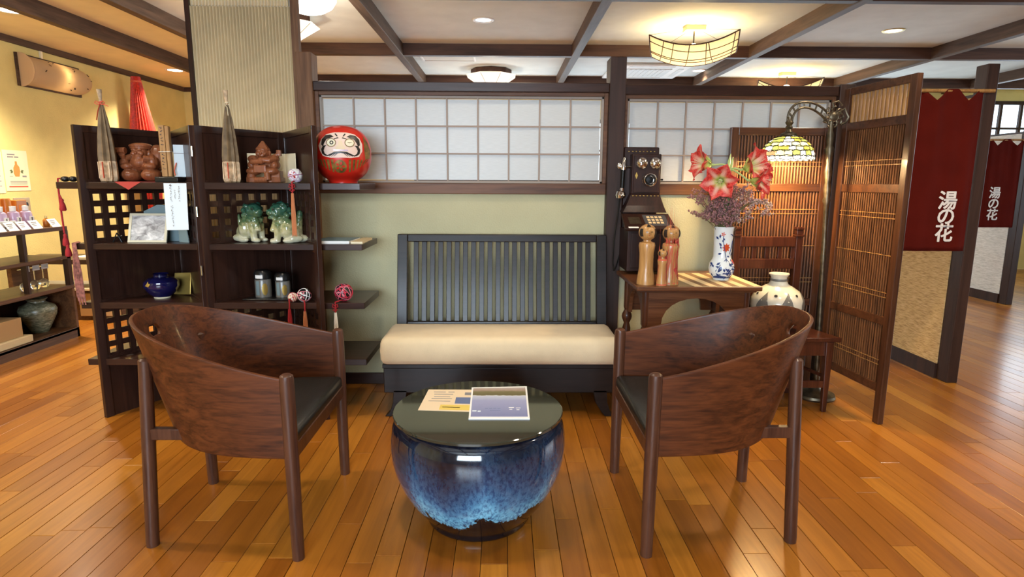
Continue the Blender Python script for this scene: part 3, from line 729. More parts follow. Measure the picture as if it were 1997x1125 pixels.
# ------------------------------------------------------------------ small table under the telephone
def console():
    t = thing('side_table', 'small brown wooden table with arched apron and turned legs holding dolls and flowers', 'table', (.98, 3.24, 0))
    x0, x1, y0, y1, zt = .665, 1.297, 2.965, 3.53, .75
    bx(x0, x1, y0, y1, zt-.022, zt).build('table_top', 'table_wood', t, bevel=.005)
    bx(x0+.02, x1-.02, y0+.02, y1-.02, zt-.032, zt-.022).build('top_moulding', 'table_wood', t, bevel=.003)
    def arch(L_, drop):  # outline in (u, z) with a large arch and two small ones
        top = zt-.032; out = [(0, top), (0, top-drop)]
        segs = [(.10, .9)]
        a0, a1 = L_*.14, L_*.86
        out.append((a0-.01, top-drop))
        for k in range(13):
            a = PI-PI*k/12; out.append(((a0+a1)/2+(a1-a0)/2*math.cos(a), top-drop+(drop-.035)*math.sin(a)**.8))
        out += [(a1+.01, top-drop), (L_, top-drop), (L_, top)]
        return out
    for y in (y0+.055, y1-.055):
        X = Matrix(((1, 0, 0, x0+.07), (0, 0, -1, y+.01), (0, 1, 0, 0), (0, 0, 0, 1))); MB(X).prism(arch(x1-x0-.14, .19), 0, .02).build('apron', 'table_wood', t, smooth=False)
    for x in (x0+.055, x1-.075):
        X = Matrix(((0, 0, 1, x), (1, 0, 0, y0+.07), (0, 1, 0, 0), (0, 0, 0, 1))); MB(X).prism(arch(y1-y0-.14, .19), 0, .02).build('apron', 'table_wood', t, smooth=False)
    pr = [(0, 0), (.018, 0), (.022, .02), (.018, .05), (.014, .09), (.02, .12), (.014, .15), (.018, .30), (.024, .42), (.016, .45), (.027, .475), (.03, .49), (.027, .505), (.015, .53), (.02, .545), (.02, .718), (0, .718)]
    for x in (x0+.06, x1-.06):
        for y in (y0+.06, y1-.06):
            MB().lathe(pr, 18, (x, y, 0)).build('turned_leg', 'table_leg_wood', t)
    f = MB(); f.box(x0+.06, x1-.06, (y0+y1)/2-.015, (y0+y1)/2+.015, .12, .15); f.box(x0+.05, x0+.08, y0+.06, y1-.06, .12, .15); f.box(x1-.08, x1-.05, y0+.06, y1-.06, .12, .15)
    f.build('stretcher', 'table_leg_wood', t, smooth=False, bevel=.003)
console()
# striped runner on it
rn = thing('table_runner', 'striped tan and brown woven mat under the flower vase', 'mat', (1.13, 3.2, .7505))
px0, px1, py0, py1 = .905, 1.292, 2.99, 3.42
rc = [(.955, 2.972), (1.294, 2.972), (1.292, 3.42), (.90, 3.42)]
quadslab(rc, .7502, .752).build('weave', 'mat_light', rn, smooth=False)
for k in range(4): quadslab(inq(rc, .12+.22*k, .22+.22*k, .0, 1), .752, .7526).build('stripe', 'mat_dark', rn, smooth=False)

# ------------------------------------------------------------------ antique chair by the screens
def antique_chair():
    t = thing('side_chair', 'dark red-brown wooden chair with carved back holding the white vase', 'chair', (1.56, 3.36, 0))
    seat = [(1.315, 3.19), (1.852, 3.19), (1.765, 3.545), (1.325, 3.545)]
    MB().prism(seat, .405, .43).build('seat', 'red_brown_wood', t, bevel=.004)
    ap = MB()
    for (a, b_) in (((1.35, 3.215), (1.815, 3.215)), ((1.815, 3.215), (1.735, 3.53)), ((1.35, 3.215), (1.36, 3.53)), ((1.36, 3.53), (1.735, 3.53))):
        va, vb = Vector(a), Vector(b_); d = (vb-va).normalized(); nn = Vector((-d.y, d.x))*.01
        ap.prism([tuple(va-nn), tuple(vb-nn), tuple(vb+nn), tuple(va+nn)], .325, .405)
    ap.build('apron', 'red_brown_wood', t, smooth=False)
    for x in (1.345, 1.79):
        MB().add([(x+a*.012+.006, 3.21+b_*.012, 0) for a, b_ in ((-1, -1), (1, -1), (1, 1), (-1, 1))]+[(x+a*.021, 3.21+b_*.021, .405) for a, b_ in ((-1, -1), (1, -1), (1, 1), (-1, 1))],
                 [(3, 2, 1, 0), (4, 5, 6, 7), (0, 1, 5, 4), (1, 2, 6, 5), (2, 3, 7, 6), (3, 0, 4, 7)]).build('front_leg', 'red_brown_wood', t, smooth=False, bevel=.003)
    for x in (1.362, 1.728):
        mb = MB(); mb.box(x-.02, x+.02, 3.505, 3.545, 0, .955); mb.box(x-.024, x+.024, 3.501, 3.549, .955, .968); mb.box(x-.019, x+.019, 3.506, 3.544, .968, .995); mb.box(x-.022, x+.022, 3.503, 3.547, .995, 1.012)
        mb.build('back_post', 'red_brown_wood', t, smooth=False, bevel=.003)
    bx(1.382, 1.708, 3.512, 3.538, .895, .955).build('top_rail', 'red_brown_wood', t, bevel=.004, smooth=False)
    bx(1.382, 1.708, 3.512, 3.538, .765, .825).build('middle_rail', 'red_brown_wood', t, bevel=.004, smooth=False)
    bx(1.382, 1.708, 3.514, 3.536, .60, .63).build('lower_rail', 'red_brown_wood', t, bevel=.003, smooth=False)
    for k in range(5):
        xx = 1.392+.0765*k; bx(xx-.012, xx+.013, 3.516, 3.534, .825, .895).build('back_block', 'red_brown_wood', t, bevel=.002, smooth=False)
    bx(1.362, 1.78, 3.20, 3.22, .14, .18).build('stretcher', 'red_brown_wood', t, bevel=.003, smooth=False)
    for xa, xb in ((1.345, 1.362), (1.795, 1.728)):
        MB().tube([(xa, 3.22, .20), (xb, 3.51, .20)], .011, 8).build('stretcher', 'red_brown_wood', t)
antique_chair()

# ------------------------------------------------------------------ reed screens
def reed_panel(name, label, A, B, z_top, z_split, transom):
    A, B = Vector(A), Vector(B); d = (B-A); Ln = d.length; d.normalize(); nn = Vector((-d.y, d.x))
    t = thing(name, label, 'folding screen', ((A.x+B.x)/2, (A.y+B.y)/2, 0))
    X = Matrix(((d.x, nn.x, 0, A.x), (d.y, nn.y, 0, A.y), (0, 0, 1, 0), (0, 0, 0, 1)))
    def q(*a): return MB(X).box(*a)
    pw = .045
    for u in (0, Ln-pw): q(u, u+pw, -.016, .016, 0, z_top).build('post', 'screen_wood', t, smooth=False, bevel=.003)
    bars = [.17, .53, 1.215, z_split-.045]
    for z in bars: q(pw, Ln-pw, -.013, .013, z, z+.045).build('rail', 'screen_wood_x', t, smooth=False, bevel=.003)
    nrd = int((Ln-2*pw)/.0175)
    for (za, zb) in ((.215, .53), (.575, 1.215), (1.26, z_split-.045)):
        pan = q(pw, Ln-pw, .004, .007, za, zb).build('dark_gap_sheet', 'dark_wood', t, smooth=False)  # added dark sheet painting in the shade of the gaps between reeds
        mb = MB(X)
        for i in range(nrd):
            u = pw+(Ln-2*pw)*(i+.5)/nrd; mb.cyl((u, 0, za), (u, 0, zb), .0056, n=6, caps=False)
        r_ = mb.build('reeds', 'reed', pan); r_['kind'] = 'stuff'
        st = MB(X)
        for zz in ((za+.10, za+.125) if zb-za < .5 else (za+.10, za+.125, (za+zb)/2, zb-.13, zb-.105)):
            st.box(pw, Ln-pw, -.0072, -.005, zz-.0018, zz+.0018)
        st.build('binding_thread', 'bamboo', pan, smooth=False)
    if transom:
        q(pw, Ln-pw, -.015, .015, z_top-.04, z_top).build('top_rail', 'screen_wood_x', t, smooth=False, bevel=.003)
        n = 15
        for i in range(n):
            u = pw+(Ln-2*pw)*(i+.5)/n; MB(X).tube([(u, 0, z_split), (u, 0, (z_split+z_top)/2), (u, 0, z_top-.04)], [.0095, .0088, .0095], 8, caps=False).build('bamboo_rod', 'bamboo', t)
    return t
reed_panel('reed_screen', 'lower reed screen panel standing behind the stained-glass lamp', (1.315, 3.60), (1.905, 3.60), 1.58, 1.58, False)
reed_panel('reed_screen', 'taller reed screen with a row of bamboo rods along its top', (1.955, 3.56), (2.005, 3.02), 1.79, 1.60, True)

# ------------------------------------------------------------------ stained glass floor lamp
def floor_lamp():
    bxp, byp = 1.868, 3.44; tx, ty, tz = 1.812, 3.44, 1.60
    t = thing('floor_lamp', 'tall bronze floor lamp with a yellow stained-glass dome shade', 'lamp', (bxp, byp, 0))
    MB().lathe([(0, 0), (.105, 0), (.112, .012), (.108, .026), (.085, .036), (.045, .045), (.03, .06), (.018, .09), (0, .09)], 36, (bxp, byp, 0), lobes=8, amp=.015).build('base', 'bronze', t)
    def P(k): return (bxp+(tx-bxp)*k, byp+(ty-byp)*k, .08+(tz-.08)*k)
    pr = [(0, .014), (.03, .02), (.05, .014), (.48, .013), (.5, .018), (.52, .013), (.70, .0135), (.715, .022), (.73, .015), (.76, .02), (.78, .014), (.82, .021), (.845, .015), (.88, .019), (.90, .026), (.915, .016), (.95, .02), (.97, .013), (1, .013)]
    MB().tube([P(k) for k, r_ in pr], [r_ for k, r_ in pr], 16).build('pole', 'bronze', t, angle=50)
    # rosette of scrolls
    ro = MB(); rc_ = Vector((1.822, 3.44, 1.625))
    for k in range(9):
        a = 2*PI*k/9
        c = rc_+Vector((math.cos(a)*.037, 0, math.sin(a)*.037))
        ro.tube([c+Vector((math.cos(a+w)*.020*(1-w/9), -.006*(w/6), math.sin(a+w)*.020*(1-w/9))) for w in [i*.5 for i in range(13)]], .0055, 6)
    ro.ell(rc_, (.03, .014, .03), 12, 7); ro.tube([rc_+Vector((.02, 0, .02)), rc_+Vector((.06, 0, .045)), rc_+Vector((.085, 0, .0)), rc_+Vector((.07, 0, -.03)), rc_+Vector((.045, 0, -.04))], .006, 6)
    ro.tube([rc_+Vector((.0, 0, .05)), rc_+Vector((-.01, 0, .075)), rc_+Vector((.02, 0, .085)), rc_+Vector((.045, 0, .06))], .006, 6)
    ro.build('rosette', 'bronze', t)
    # double curved arm with links
    def bez(p, k):
        p = [Vector(x) for x in p]
        while len(p) > 1: p = [p[i].lerp(p[i+1], k) for i in range(len(p)-1)]
        return p[0]
    up = [(1.79, 3.44, 1.645), (1.73, 3.43, 1.70), (1.64, 3.42, 1.73), (1.545, 3.41, 1.70), (1.556, 3.41, 1.60)]
    lo = [(1.80, 3.44, 1.59), (1.73, 3.43, 1.66), (1.655, 3.42, 1.70), (1.585, 3.41, 1.68), (1.58, 3.41, 1.60)]
    A = [bez(up, i/16) for i in range(17)]; B = [bez(lo, i/16) for i in range(17)]
    mb = MB(); mb.tube(A, .0065, 8); mb.tube(B, .0065, 8)
    for i in (2, 4, 6, 8, 10, 12, 14): mb.tube([A[i], B[min(16, i+1)]], .005, 6)
    mb.build('arm', 'bronze', t)
    sx, sy = 1.567, 3.41
    MB().lathe([(0, 1.515), (.045, 1.515), (.042, 1.53), (.02, 1.54), (.013, 1.555), (.02, 1.565), (.013, 1.575), (.022, 1.59), (.014, 1.605), (.017, 1.62), (0, 1.622)][::1], 18, (sx, sy, 0)).build('shade_cap', 'bronze', t)
    # dome of many glass pieces held in lead
    R_, Hh, zb = .140, .128, 1.392
    def dome(a, k, off=0):
        th = k*PI/2*.93; rr_ = (R_+off)*math.cos(th)**.9; return Vector((sx+rr_*math.cos(a), sy+rr_*math.sin(a), zb+(Hh+off)*math.sin(th)))

    net = MB()
    rows = [(0, .09, 22), (.09, .24, 20), (.24, .38, 18), (.38, .52, 15), (.52, .66, 12), (.66, .80, 9), (.80, .96, 6)]
    rg = random.Random(11)
    pal = ['shade_glass_pale']*6+['shade_glass_white']*5+['shade_glass_yellow']*4+['shade_glass_green']*3+['shade_glass_orange']
    shade = MB().lathe([(.046, zb+Hh-.012), (.05, zb+Hh-.006), (.046, zb+Hh), (.04, zb+Hh+.004), (.036, zb+Hh)], 24, (sx, sy, 0)).build('shade', 'lead_came', t)
    for ri, (k0, k1, n) in enumerate(rows):
        ph = rg.random()
        cuts = [(j+ph+rg.uniform(-.3, .3))/n*2*PI for j in range(n)]
        for j in range(n):
            a0, a1 = cuts[j], cuts[(j+1) % n]+(2*PI if j == n-1 else 0)
            am = (a0+a1)/2; kj = [rg.uniform(-.045, .045) if 0 < ri else 0 for _ in range(4)]
            ring = [(a0, k0+kj[0]), (am, k0-(.02 if ri else .035)), (a1, k0+kj[1]), (a1, (k0+k1)/2), (a1, k1+kj[2]*.5), (am, k1+.018), (a0, k1+kj[3]*.5), (a0, (k0+k1)/2)]
            cen = (am, (k0+k1)/2)
            ins = [(cen[0]+(a-cen[0])*.90, cen[1]+(k-cen[1])*.90) for a, k in ring]
            vs_ = [dome(a, max(-.03, k), .0015) for a, k in ins]+[dome(a, max(-.03, k), -.0015) for a, k in ins]
            m = len(ins)
            mt = 'shade_glass_white' if ri == 0 else rg.choice(pal)
            MB().add(vs_+[dome(cen[0], cen[1], .003)], [(i, (i+1) % m, 2*m) for i in range(m)]+[(m+(i+1) % m, m+i, i, (i+1) % m) for i in range(m)]+[tuple(range(2*m-1, m-1, -1))]).build('glass_piece', mt, shade, angle=0)
            for i in range(m): net.tube([dome(ring[i][0], max(-.03, ring[i][1]), .002), dome(ring[(i+1) % m][0], max(-.03, ring[(i+1) % m][1]), .002)], .0021, 4, caps=False)
    net.build('lead_lines', 'lead_came', shade)
    MB().ell((sx, sy, zb+.05), (.028, .028, .035), 12, 8).build('bulb', glow('bulb_glow', (1, .85, .55), 14), t)
    light('stained_glass_lamp_light', 'POINT', (sx, sy, zb+.012), 26, WARM2, .05)
floor_lamp()

# ------------------------------------------------------------------ wall telephone
def telephone():
    t = thing('wall_telephone', 'antique dark wooden wall telephone with two round chrome bells', 'telephone', (.82, 3.64, .72))
    bx(.706, .915, 3.635, 3.662, .76, 1.468).build('backboard', 'phone_wood', t, bevel=.008)
    for k in range(8): MB().ell((.735+.0215*k, 3.633, 1.442), (.005, .003, .003), 8, 5).build('stud', 'gold', t)
    ub = bx(.742, .912, 3.565, 3.636, 1.195, 1.425).build('ringer_box', 'phone_wood', t, bevel=.005)
    bx(.752, .902, 3.559, 3.566, 1.205, 1.415).build('front_door', 'phone_wood', t, bevel=.003)
    for k in range(8): MB().ell((.752+.021*k, 3.558, 1.186), (.005, .003, .003), 8, 5).build('stud', 'gold', t)
    for xb in (.795, .871):
        X = Matrix(((1, 0, 0, xb), (0, 0, -1, 3.559), (0, 1, 0, 1.372), (0, 0, 0, 1)))
        MB(X).lathe([(0, 0), (.008, 0), (.008, .012), (.033, .010), (.0335, .016), (.030, .026), (.020, .034), (.008, .037), (.006, .042), (0, .042)], 28).build('bell', 'chrome', t)
    X = Matrix(((1, 0, 0, .838), (0, 0, -1, 3.559), (0, 1, 0, 1.278), (0, 0, 0, 1)))
    MB(X).lathe([(0, 0), (.036, 0), (.038, .006), (.034, .012), (.028, .03), (.035, .052), (.037, .056), (.033, .058), (.022, .04), (0, .036)], 28).build('mouthpiece', 'chrome', t)
    MB(X).lathe([(0, .041), (.021, .041), (.02, .044), (0, .046)], 20).build('mouthpiece_grille', 'metal_black', t)
    dm = [(.768, 1.322), (.776, 1.302), (.768, 1.282), (.760, 1.302)]
    MB(Matrix(((1, 0, 0, 0), (0, 0, -1, 3.559), (0, 1, 0, 0), (0, 0, 0, 1)))).prism(dm, 0, .003).build('keyhole_plate', 'gold', t, smooth=False)
    MB().tube([(.912, 3.60, 1.28), (.934, 3.60, 1.28)], .005, 8).build('crank', 'metal_black', t)
    # receiver hanging at the left on its hook
    rx, ry = .692, 3.585
    rcv = MB().tube([(rx+.008, ry, 1.408), (rx+.008, ry, 1.402), (rx+.006, ry, 1.375), (rx+.005, ry, 1.355), (rx+.004, ry, 1.335)], [.004, .009, .012, .017, .017], 14).build('receiver', 'chrome', t)
    MB().tube([(rx+.003, ry, 1.335), (rx, ry, 1.23)], [.013, .012], 14).build('receiver_grip', 'metal_black', rcv)
    MB().tube([(rx, ry, 1.23), (rx-.002, ry, 1.215), (rx-.006, ry, 1.205), (rx-.010, ry-.003, 1.185), (rx-.010, ry-.003, 1.172)], [.012, .014, .028, .032, .024], 16).build('ear_cup', 'chrome', rcv)
    MB().tube([(.742, 3.60, 1.352), (.71, 3.595, 1.352), (.688, 3.585, 1.348)], .006, 8).build('hook', 'chrome', t)
    MB().ell((.672, 3.59, 1.358), (.014, .012, .020), 12, 8).build('hook_knob', 'chrome', t)
    # flared neck, sloping writing desk and lower box
    n = MB(); n.add([(.742, 3.565, 1.195), (.912, 3.565, 1.195), (.912, 3.636, 1.195), (.742, 3.636, 1.195), (.712, 3.545, 1.13), (.932, 3.545, 1.13), (.932, 3.636, 1.13), (.712, 3.636, 1.13),
                     (.690, 3.53, 1.09), (.948, 3.53, 1.09), (.948, 3.636, 1.09), (.690, 3.636, 1.09)],
                    [(0, 1, 2, 3), (4, 5, 1, 0), (5, 6, 2, 1), (6, 7, 3, 2), (7, 4, 0, 3), (8, 9, 5, 4), (9, 10, 6, 5), (10, 11, 7, 6), (11, 8, 4, 7), (11, 10, 9, 8)])
    n.build('neck', 'phone_wood', t, smooth=False, bevel=.003)
    def slope(u, v, off=0): return (.690+.258*u, 3.53-.17*v-off*.30, 1.085-.075*v+off*.9)
    d = MB(); d.add([slope(-.03, 0), slope(1.03, 0), slope(1.06, 1), slope(-.06, 1), slope(-.03, 0, -.018), slope(1.03, 0, -.018), slope(1.06, 1, -.018), slope(-.06, 1, -.018)],
                    [(0, 3, 2, 1), (4, 5, 6, 7), (0, 1, 5, 4), (1, 2, 6, 5), (2, 3, 7, 6), (3, 0, 4, 7)])
    desk = d.build('writing_desk', 'phone_wood', t, smooth=False, bevel=.003)
    def plate(u0, u1, v0, v1, name, mt, o1=.0006):
        MB().add([slope(u0, v0, o1), slope(u1, v0, o1), slope(u1, v1, o1), slope(u0, v1, o1)], [(0, 3, 2, 1)]).build(name, mt, desk, smooth=False)
    plate(.42, .93, .10, .82, 'instruction_card', 'dark_print'); plate(.08, .34, .25, .70, 'metal_plate', 'bronze')
    for r_ in range(3):
        for c in range(4): plate(.5+.09*c, .565+.09*c, .2+.18*r_, .32+.18*r_, 'key_mark', 'mat_light', .0012)
    plate(.02, .24, .88, .97, 'white_tag', 'paper_white')
    bx(.695, .943, 3.385, 3.636, .765, 1.0).build('battery_box', 'phone_wood', t, smooth=False, bevel=.005)
    bx(.715, .923, 3.38, 3.386, .785, .985).build('battery_box_door', 'phone_wood', t, smooth=False, bevel=.003)
    MB().tube([(.685, 3.60, 1.17), (.668, 3.58, 1.05), (.652, 3.57, .92), (.648, 3.56, .80), (.66, 3.58, .74), (.675, 3.6, .76), (.70, 3.62, .84)], .004, 6).build('cord', 'lacquer_black', t)
telephone()
# ================================================================== CURTAINS
def noren(name, label, xa, xb, y, z0, z1, ntab, textx, chars, tsize, split, rod):
    t = thing(name, label, 'curtain', ((xa+xb)/2, y, z0))
    def yy(x, z): return y+(.35+.65*min(1, max(0, (abs(x-textx)-.07)/.06)))*0+min(1, max(0, (abs(x-textx)-.075)/.06))*.015*math.sin((x-xa)*34)*(.35+.65*(z-z0)/(z1-z0))+.002*math.sin((x-xa)*71+z*3)
    MB().tube([(rod[0], y, z1-.012), (rod[1], y, z1-.008)], .011, 10).build('bamboo_rod', 'bamboo', t)
    edges = [xa]+split+[xb]
    for k in range(len(edges)-1):
        a, b_ = edges[k]+.002, edges[k+1]-.002
        nt_ = max(1, round((b_-a)/ntab))
        def top(u):
            q = (u*nt_) % 1.0
            sag = 0 if (q < .16 or q > .84) else .065*(1-abs(q-.5)/.34)
            return z1-sag
        def fn(u, v):
            x = a+(b_-a)*u; z = z0+(top(u)-z0)*v; return (x, yy(x, z)-(.013 if v > .98 else .004), z)
        MB().grid(fn, 44, 30).build('cloth_panel', 'noren_cloth', t, solid=.002, offset=0, angle=0)
    for ch, zc in chars:
        o = lettering(ch, tsize, 'character', 'noren_white', t, Matrix.Translation((textx, 0, zc)) @ FRONT, bold=tsize*.022)
        for v in o.data.vertices:
            w = o.data.vertices[v.index].co; v.co.y = yy(w.x, w.z)-.0095+w.y
    return t
noren('noren_curtain', 'large dark red doorway curtain with white Japanese characters beside the tall screen', 2.06, 2.845, 3.69, .855, 1.815, .19, 2.70, (('湯', 1.157), ('の', 1.062), ('花', .960)), .118, [2.45], (2.0, 2.90))
noren('noren_curtain', 'small distant dark red doorway curtain with white characters past the square post', 4.55, 5.325, 6.28, .82, 1.72, .2, 5.08, (('湯', 1.17), ('の', 1.06), ('花', .945)), .125, [4.94], (4.5, 5.40))

# ================================================================== CEILING FITTINGS
def bowl_lamp(label, cx, cy, power):
    t = thing('paper_ceiling_lamp', label, 'ceiling lamp', (cx, cy, 2.36), 0, 'square paper ceiling lamps')
    hs = .37; rot = math.radians(-17)
    def S(u, v):
        x, y = (u*2-1)*hs, (v*2-1)*hs
        z = 2.325+.20*((x/hs)**2+(y/hs)**2)/2
        return (cx+x*math.cos(rot)-y*math.sin(rot), cy+x*math.sin(rot)+y*math.cos(rot), z)
    MB().grid(S, 16, 16).build('paper_shade', 'lamp_paper', t, solid=.003, offset=0, angle=0)
    for a, b_ in (((0, 0), (1, 0)), ((1, 0), (1, 1)), ((1, 1), (0, 1)), ((0, 1), (0, 0))):
        MB().tube([Vector(S(a[0]+(b_[0]-a[0])*i/12, a[1]+(b_[1]-a[1])*i/12)) for i in range(13)], .006, 6).build('rim_rod', 'beam_wood_x', t)
    rg = random.Random(int(cx*10)); tw = MB()
    for k in range(12):
        q = (k//2+.5)/6; d1, d2 = q+rg.uniform(-.09, .09), q+rg.uniform(-.09, .09); u0, v0 = (d1, 0) if k % 2 else (0, d1); u1, v1 = (d2, 1) if k % 2 else (1, d2)
        tw.tube([Vector(S(u0+(u1-u0)*i/12, v0+(v1-v0)*i/12))+Vector((0, 0, -.004)) for i in range(13)], .0042, 5)
    tw.build('twigs', 'beam_wood_x', t)
    bx(cx-.09, cx+.09, cy-.06, cy+.06, 2.615, 2.66).build('canopy', 'mat_light', t, bevel=.004)
    MB().tube([(cx, cy, 2.62), (cx, cy, 2.50)], .007, 8).build('stem', 'dark_metal', t)
    for q in ((0, 0), (1, 0), (1, 1), (0, 1)):
        p = S(*q); MB().tube([p, (cx+(p[0]-cx)*.2, cy+(p[1]-cy)*.15, 2.62)], .0016, 4).build('wire', 'dark_metal', t)
    MB().ell((cx, cy, 2.47), (.05, .05, .04), 12, 8).build('bulb', 'lamp_disc', t)
    light('paper_lamp_light', 'POINT', (cx, cy, 2.50), power, (1, .74, .38), .09)
bowl_lamp('square paper ceiling lamp above the post between the paper windows', 1.72, 5.78, 22)
bowl_lamp('square paper ceiling lamp half hidden by the lintel beside the bamboo rods', 3.62, 8.05, 20)
def oct_lamp(label, cx, cy, r=.335, power=10):
    t = thing('faceted_ceiling_lamp', label, 'ceiling lamp', (cx, cy, 2.46), 0, 'eight-sided paper ceiling lamps')
    MB().lathe([(0, 2.655), (r*.78, 2.655), (r*.78, 2.60), (0, 2.60)], 8, (cx, cy, 0)).build('mount', 'beam_wood_x', t, smooth=False)
    rings = [(r, 2.585), (r*.97, 2.575), (r*.48, 2.47)]
    c = [(cx+a*math.cos(PI/8+PI/4*k), cy+a*math.sin(PI/8+PI/4*k), z) for a, z in rings for k in range(8)]
    for k in range(8):
        n = (k+1) % 8; MB().add([c[k], c[n], c[8+n], c[16+n], c[16+k], c[8+k]], [(0, 1, 2, 5), (5, 2, 3, 4)]).build('paper_facet', 'lamp_paper_white', t, smooth=False, solid=.002)
        MB().tube([c[8+k], c[16+k]], .0035, 5).build('rib', 'sill_wood', t)
    MB().add(c[16:24], [tuple(range(8))]).build('paper_base', 'lamp_paper_white', t, smooth=False, solid=.002)
    light('faceted_lamp_light', 'POINT', (cx, cy, 2.40), power, WARM, .1)
oct_lamp('eight-sided pale paper ceiling lamp above the wide paper window', -.165, 8.0, .33, 10)
oct_lamp('eight-sided pale paper ceiling lamp half hidden by the corrugated column', -1.93, 5.55, .33, 12)
gl = thing('globe_ceiling_lamp', 'round white ceiling lamp cut by the top of the picture', 'ceiling lamp', (-1.43, 4.72, 2.5))
MB().lathe([(0, 2.60), (.215, 2.60), (.22, 2.62), (.22, 2.655), (0, 2.655)], 32, (-1.43, 4.72, 0)).build('mount', 'white_paint', gl)
MB().lathe([(0, 2.465), (.06, 2.468), (.12, 2.485), (.17, 2.515), (.2, 2.56), (.205, 2.6), (0, 2.6)], 32, (-1.43, 4.72, 0)).build('diffuser', 'lamp_globe', gl)
light('globe_lamp_light', 'POINT', (-1.43, 4.72, 2.40), 14, (1, .88, .7), .15)
def downlight(label, x, y, z, r, lit, power=0, ring='white_paint', col=WARM, name='downlight', spot=2.2, size=.06):
    t = thing(name, label, 'downlight', (x, y, z-.008), 0, 'recessed ceiling downlights')
    MB().lathe([(r*.8, z-.001), (r*.84, z-.006), (r*1.08, z-.006), (r*1.15, z), (r*.9, z)], 28, (x, y, 0)).build('trim_ring', ring, t)
    MB().lathe([(0, z-.003), (r*.83, z-.003), (r*.83, z-.001), (0, z-.001)], 24, (x, y, 0)).build('lens', 'lamp_disc' if lit else 'chrome', t)
    if power: light('downlight_beam', 'SPOT', (x, y, z-.02), power, col, size, (0, 0, 0), spot, blend=.8)
downlight('unlit round recessed downlight with a silver reflector above the bench', -.185, 5.63, 2.66, .085, False)
downlight('lit round downlight in the pale ceiling bay above the tall reed screen', 3.60, 5.88, 2.66, .085, True, 25, 'gold')
downlight('lit round downlight beside the ceiling air conditioner', 2.45, 7.95, 2.66, .085, True, 40)
downlight('lit downlight in the lowered ceiling near the picture corner above the wall lamp', -3.84, 5.06, 2.56, .10, True, 260)
downlight('lit downlight in the lowered ceiling beside the corrugated column', -3.93, 7.62, 2.56, .10, True, 220)
# added downlights, unseen above the frame, to light seating, floor and walls
for x, y, p, lab in ((-3.1, 2.3, 135, 'added unseen downlight above the floor beside the product shelf'), (2.35, 2.75, 58, 'added unseen downlight above the tall reed screen'), (-2.2, 2.6, 55, 'added unseen downlight above the shelf unit'), (-.55, 1.75, 45, 'added unseen downlight above the pot table'), (1.25, 1.75, 30, 'added unseen downlight above the telephone-side armchair'), (3.3, 1.9, 95, 'added unseen downlight above the open floor'), (.1, 2.95, 30, 'added unseen downlight above the bench')):
    downlight(lab, x, y, 2.66, .085, True, p, col=WARM, spot=2.5, size=.10)
# ceiling air conditioner, access hatch
ac = thing('ceiling_air_conditioner', 'white square ceiling air conditioner behind the central post', 'air conditioner', (1.78, 8.0, 2.62))
acx0, acx1, acy0, acy1 = 1.30, 2.25, 7.5, 8.42
bx(acx0, acx1, acy0, acy1, 2.63, 2.66).build('panel', 'white_paint', ac, bevel=.01)
bx(acx0+.2, acx1-.2, acy0+.2, acy1-.2, 2.622, 2.631).build('intake_grille', 'grey_plastic', ac, bevel=.003)
for k in range(8): xx = acx0+.24+.06*k; bx(xx, xx+.02, acy0+.22, acy1-.22, 2.618, 2.624).build('grille_slat', 'grey_plastic', ac, smooth=False)
for a in ((acx0+.2, acx1-.2, acy0+.06, acy0+.12), (acx0+.2, acx1-.2, acy1-.12, acy1-.06), (acx0+.06, acx0+.12, acy0+.2, acy1-.2), (acx1-.12, acx1-.06, acy0+.2, acy1-.2)):
    bx(*a, 2.626, 2.632).build('air_flap', 'grey_plastic', ac, smooth=False)
hx = thing('ceiling_hatch', 'white framed access hatch in the ceiling above the daruma window', 'hatch', (-.62, 7.2, 2.65))
f = MB(); f.box(-.95, -.93, 6.85, 7.45, 2.65, 2.662); f.box(-.35, -.33, 6.85, 7.45, 2.65, 2.662); f.box(-.93, -.35, 6.85, 6.87, 2.65, 2.662); f.box(-.93, -.35, 7.43, 7.45, 2.65, 2.662)
f.build('frame', 'white_paint', hx, smooth=False); bx(-.93, -.35, 6.87, 7.43, 2.655, 2.661).build('lid', 'ceiling_paper', hx, smooth=False)

# ================================================================== LEFT SIDE OF THE ROOM
# curved wall lamp
wl = thing('wall_lamp', 'long curved paper wall lamp glowing on the yellow wall', 'wall lamp', (-4.52, 6.45, 2.14))
y0, y1, zc, hh = 5.98, 6.93, 2.28, .135
bx(-4.549, -4.53, y0-.02, y1-.12, zc-hh-.015, zc+hh+.015).build('back_plate', 'beam_wood_y', wl, smooth=False)
def wsh(u, v):
    a = PI*v; w = math.sqrt(max(.02, 1-max(0, (u-.74)/.26)**2))
    return (-4.53+.13*math.sin(a)*w, y0+.02+(y1-y0-.02)*u, zc-hh*w*math.cos(a))
MB().grid(wsh, 30, 16).build('paper_shade', 'wall_lamp_paper', wl, solid=.003, angle=0)
ep = MB(); ep.add([(-4.53+.135*math.sin(PI*k/14), y0, zc-(hh+.02)*math.cos(PI*k/14)) for k in range(15)], [tuple(range(15))]); ep.build('end_cap', 'wall_lamp_paper', wl, smooth=False, solid=.012)
MB().ell((-4.46, 6.46, 2.30), (.03, .03, .04), 14, 9).build('bulb', 'wall_lamp_bulb', wl)
light('wall_lamp_light', 'POINT', (-4.455, 6.46, 2.30), 1.6, (1, .80, .50), .045)
rg = random.Random(5)
for k in range(14):
    u, v = rg.uniform(.12, .9), rg.uniform(.2, .85); p = Vector(wsh(u, v)); q = Vector(wsh(u+.02, v+rg.uniform(-.05, .05)))
    MB().tube([p+Vector((.004, 0, 0)), q+Vector((.004, 0, 0))], .006, 5, flat=.4).build('leaf_fleck', 'beam_wood_y', wl)
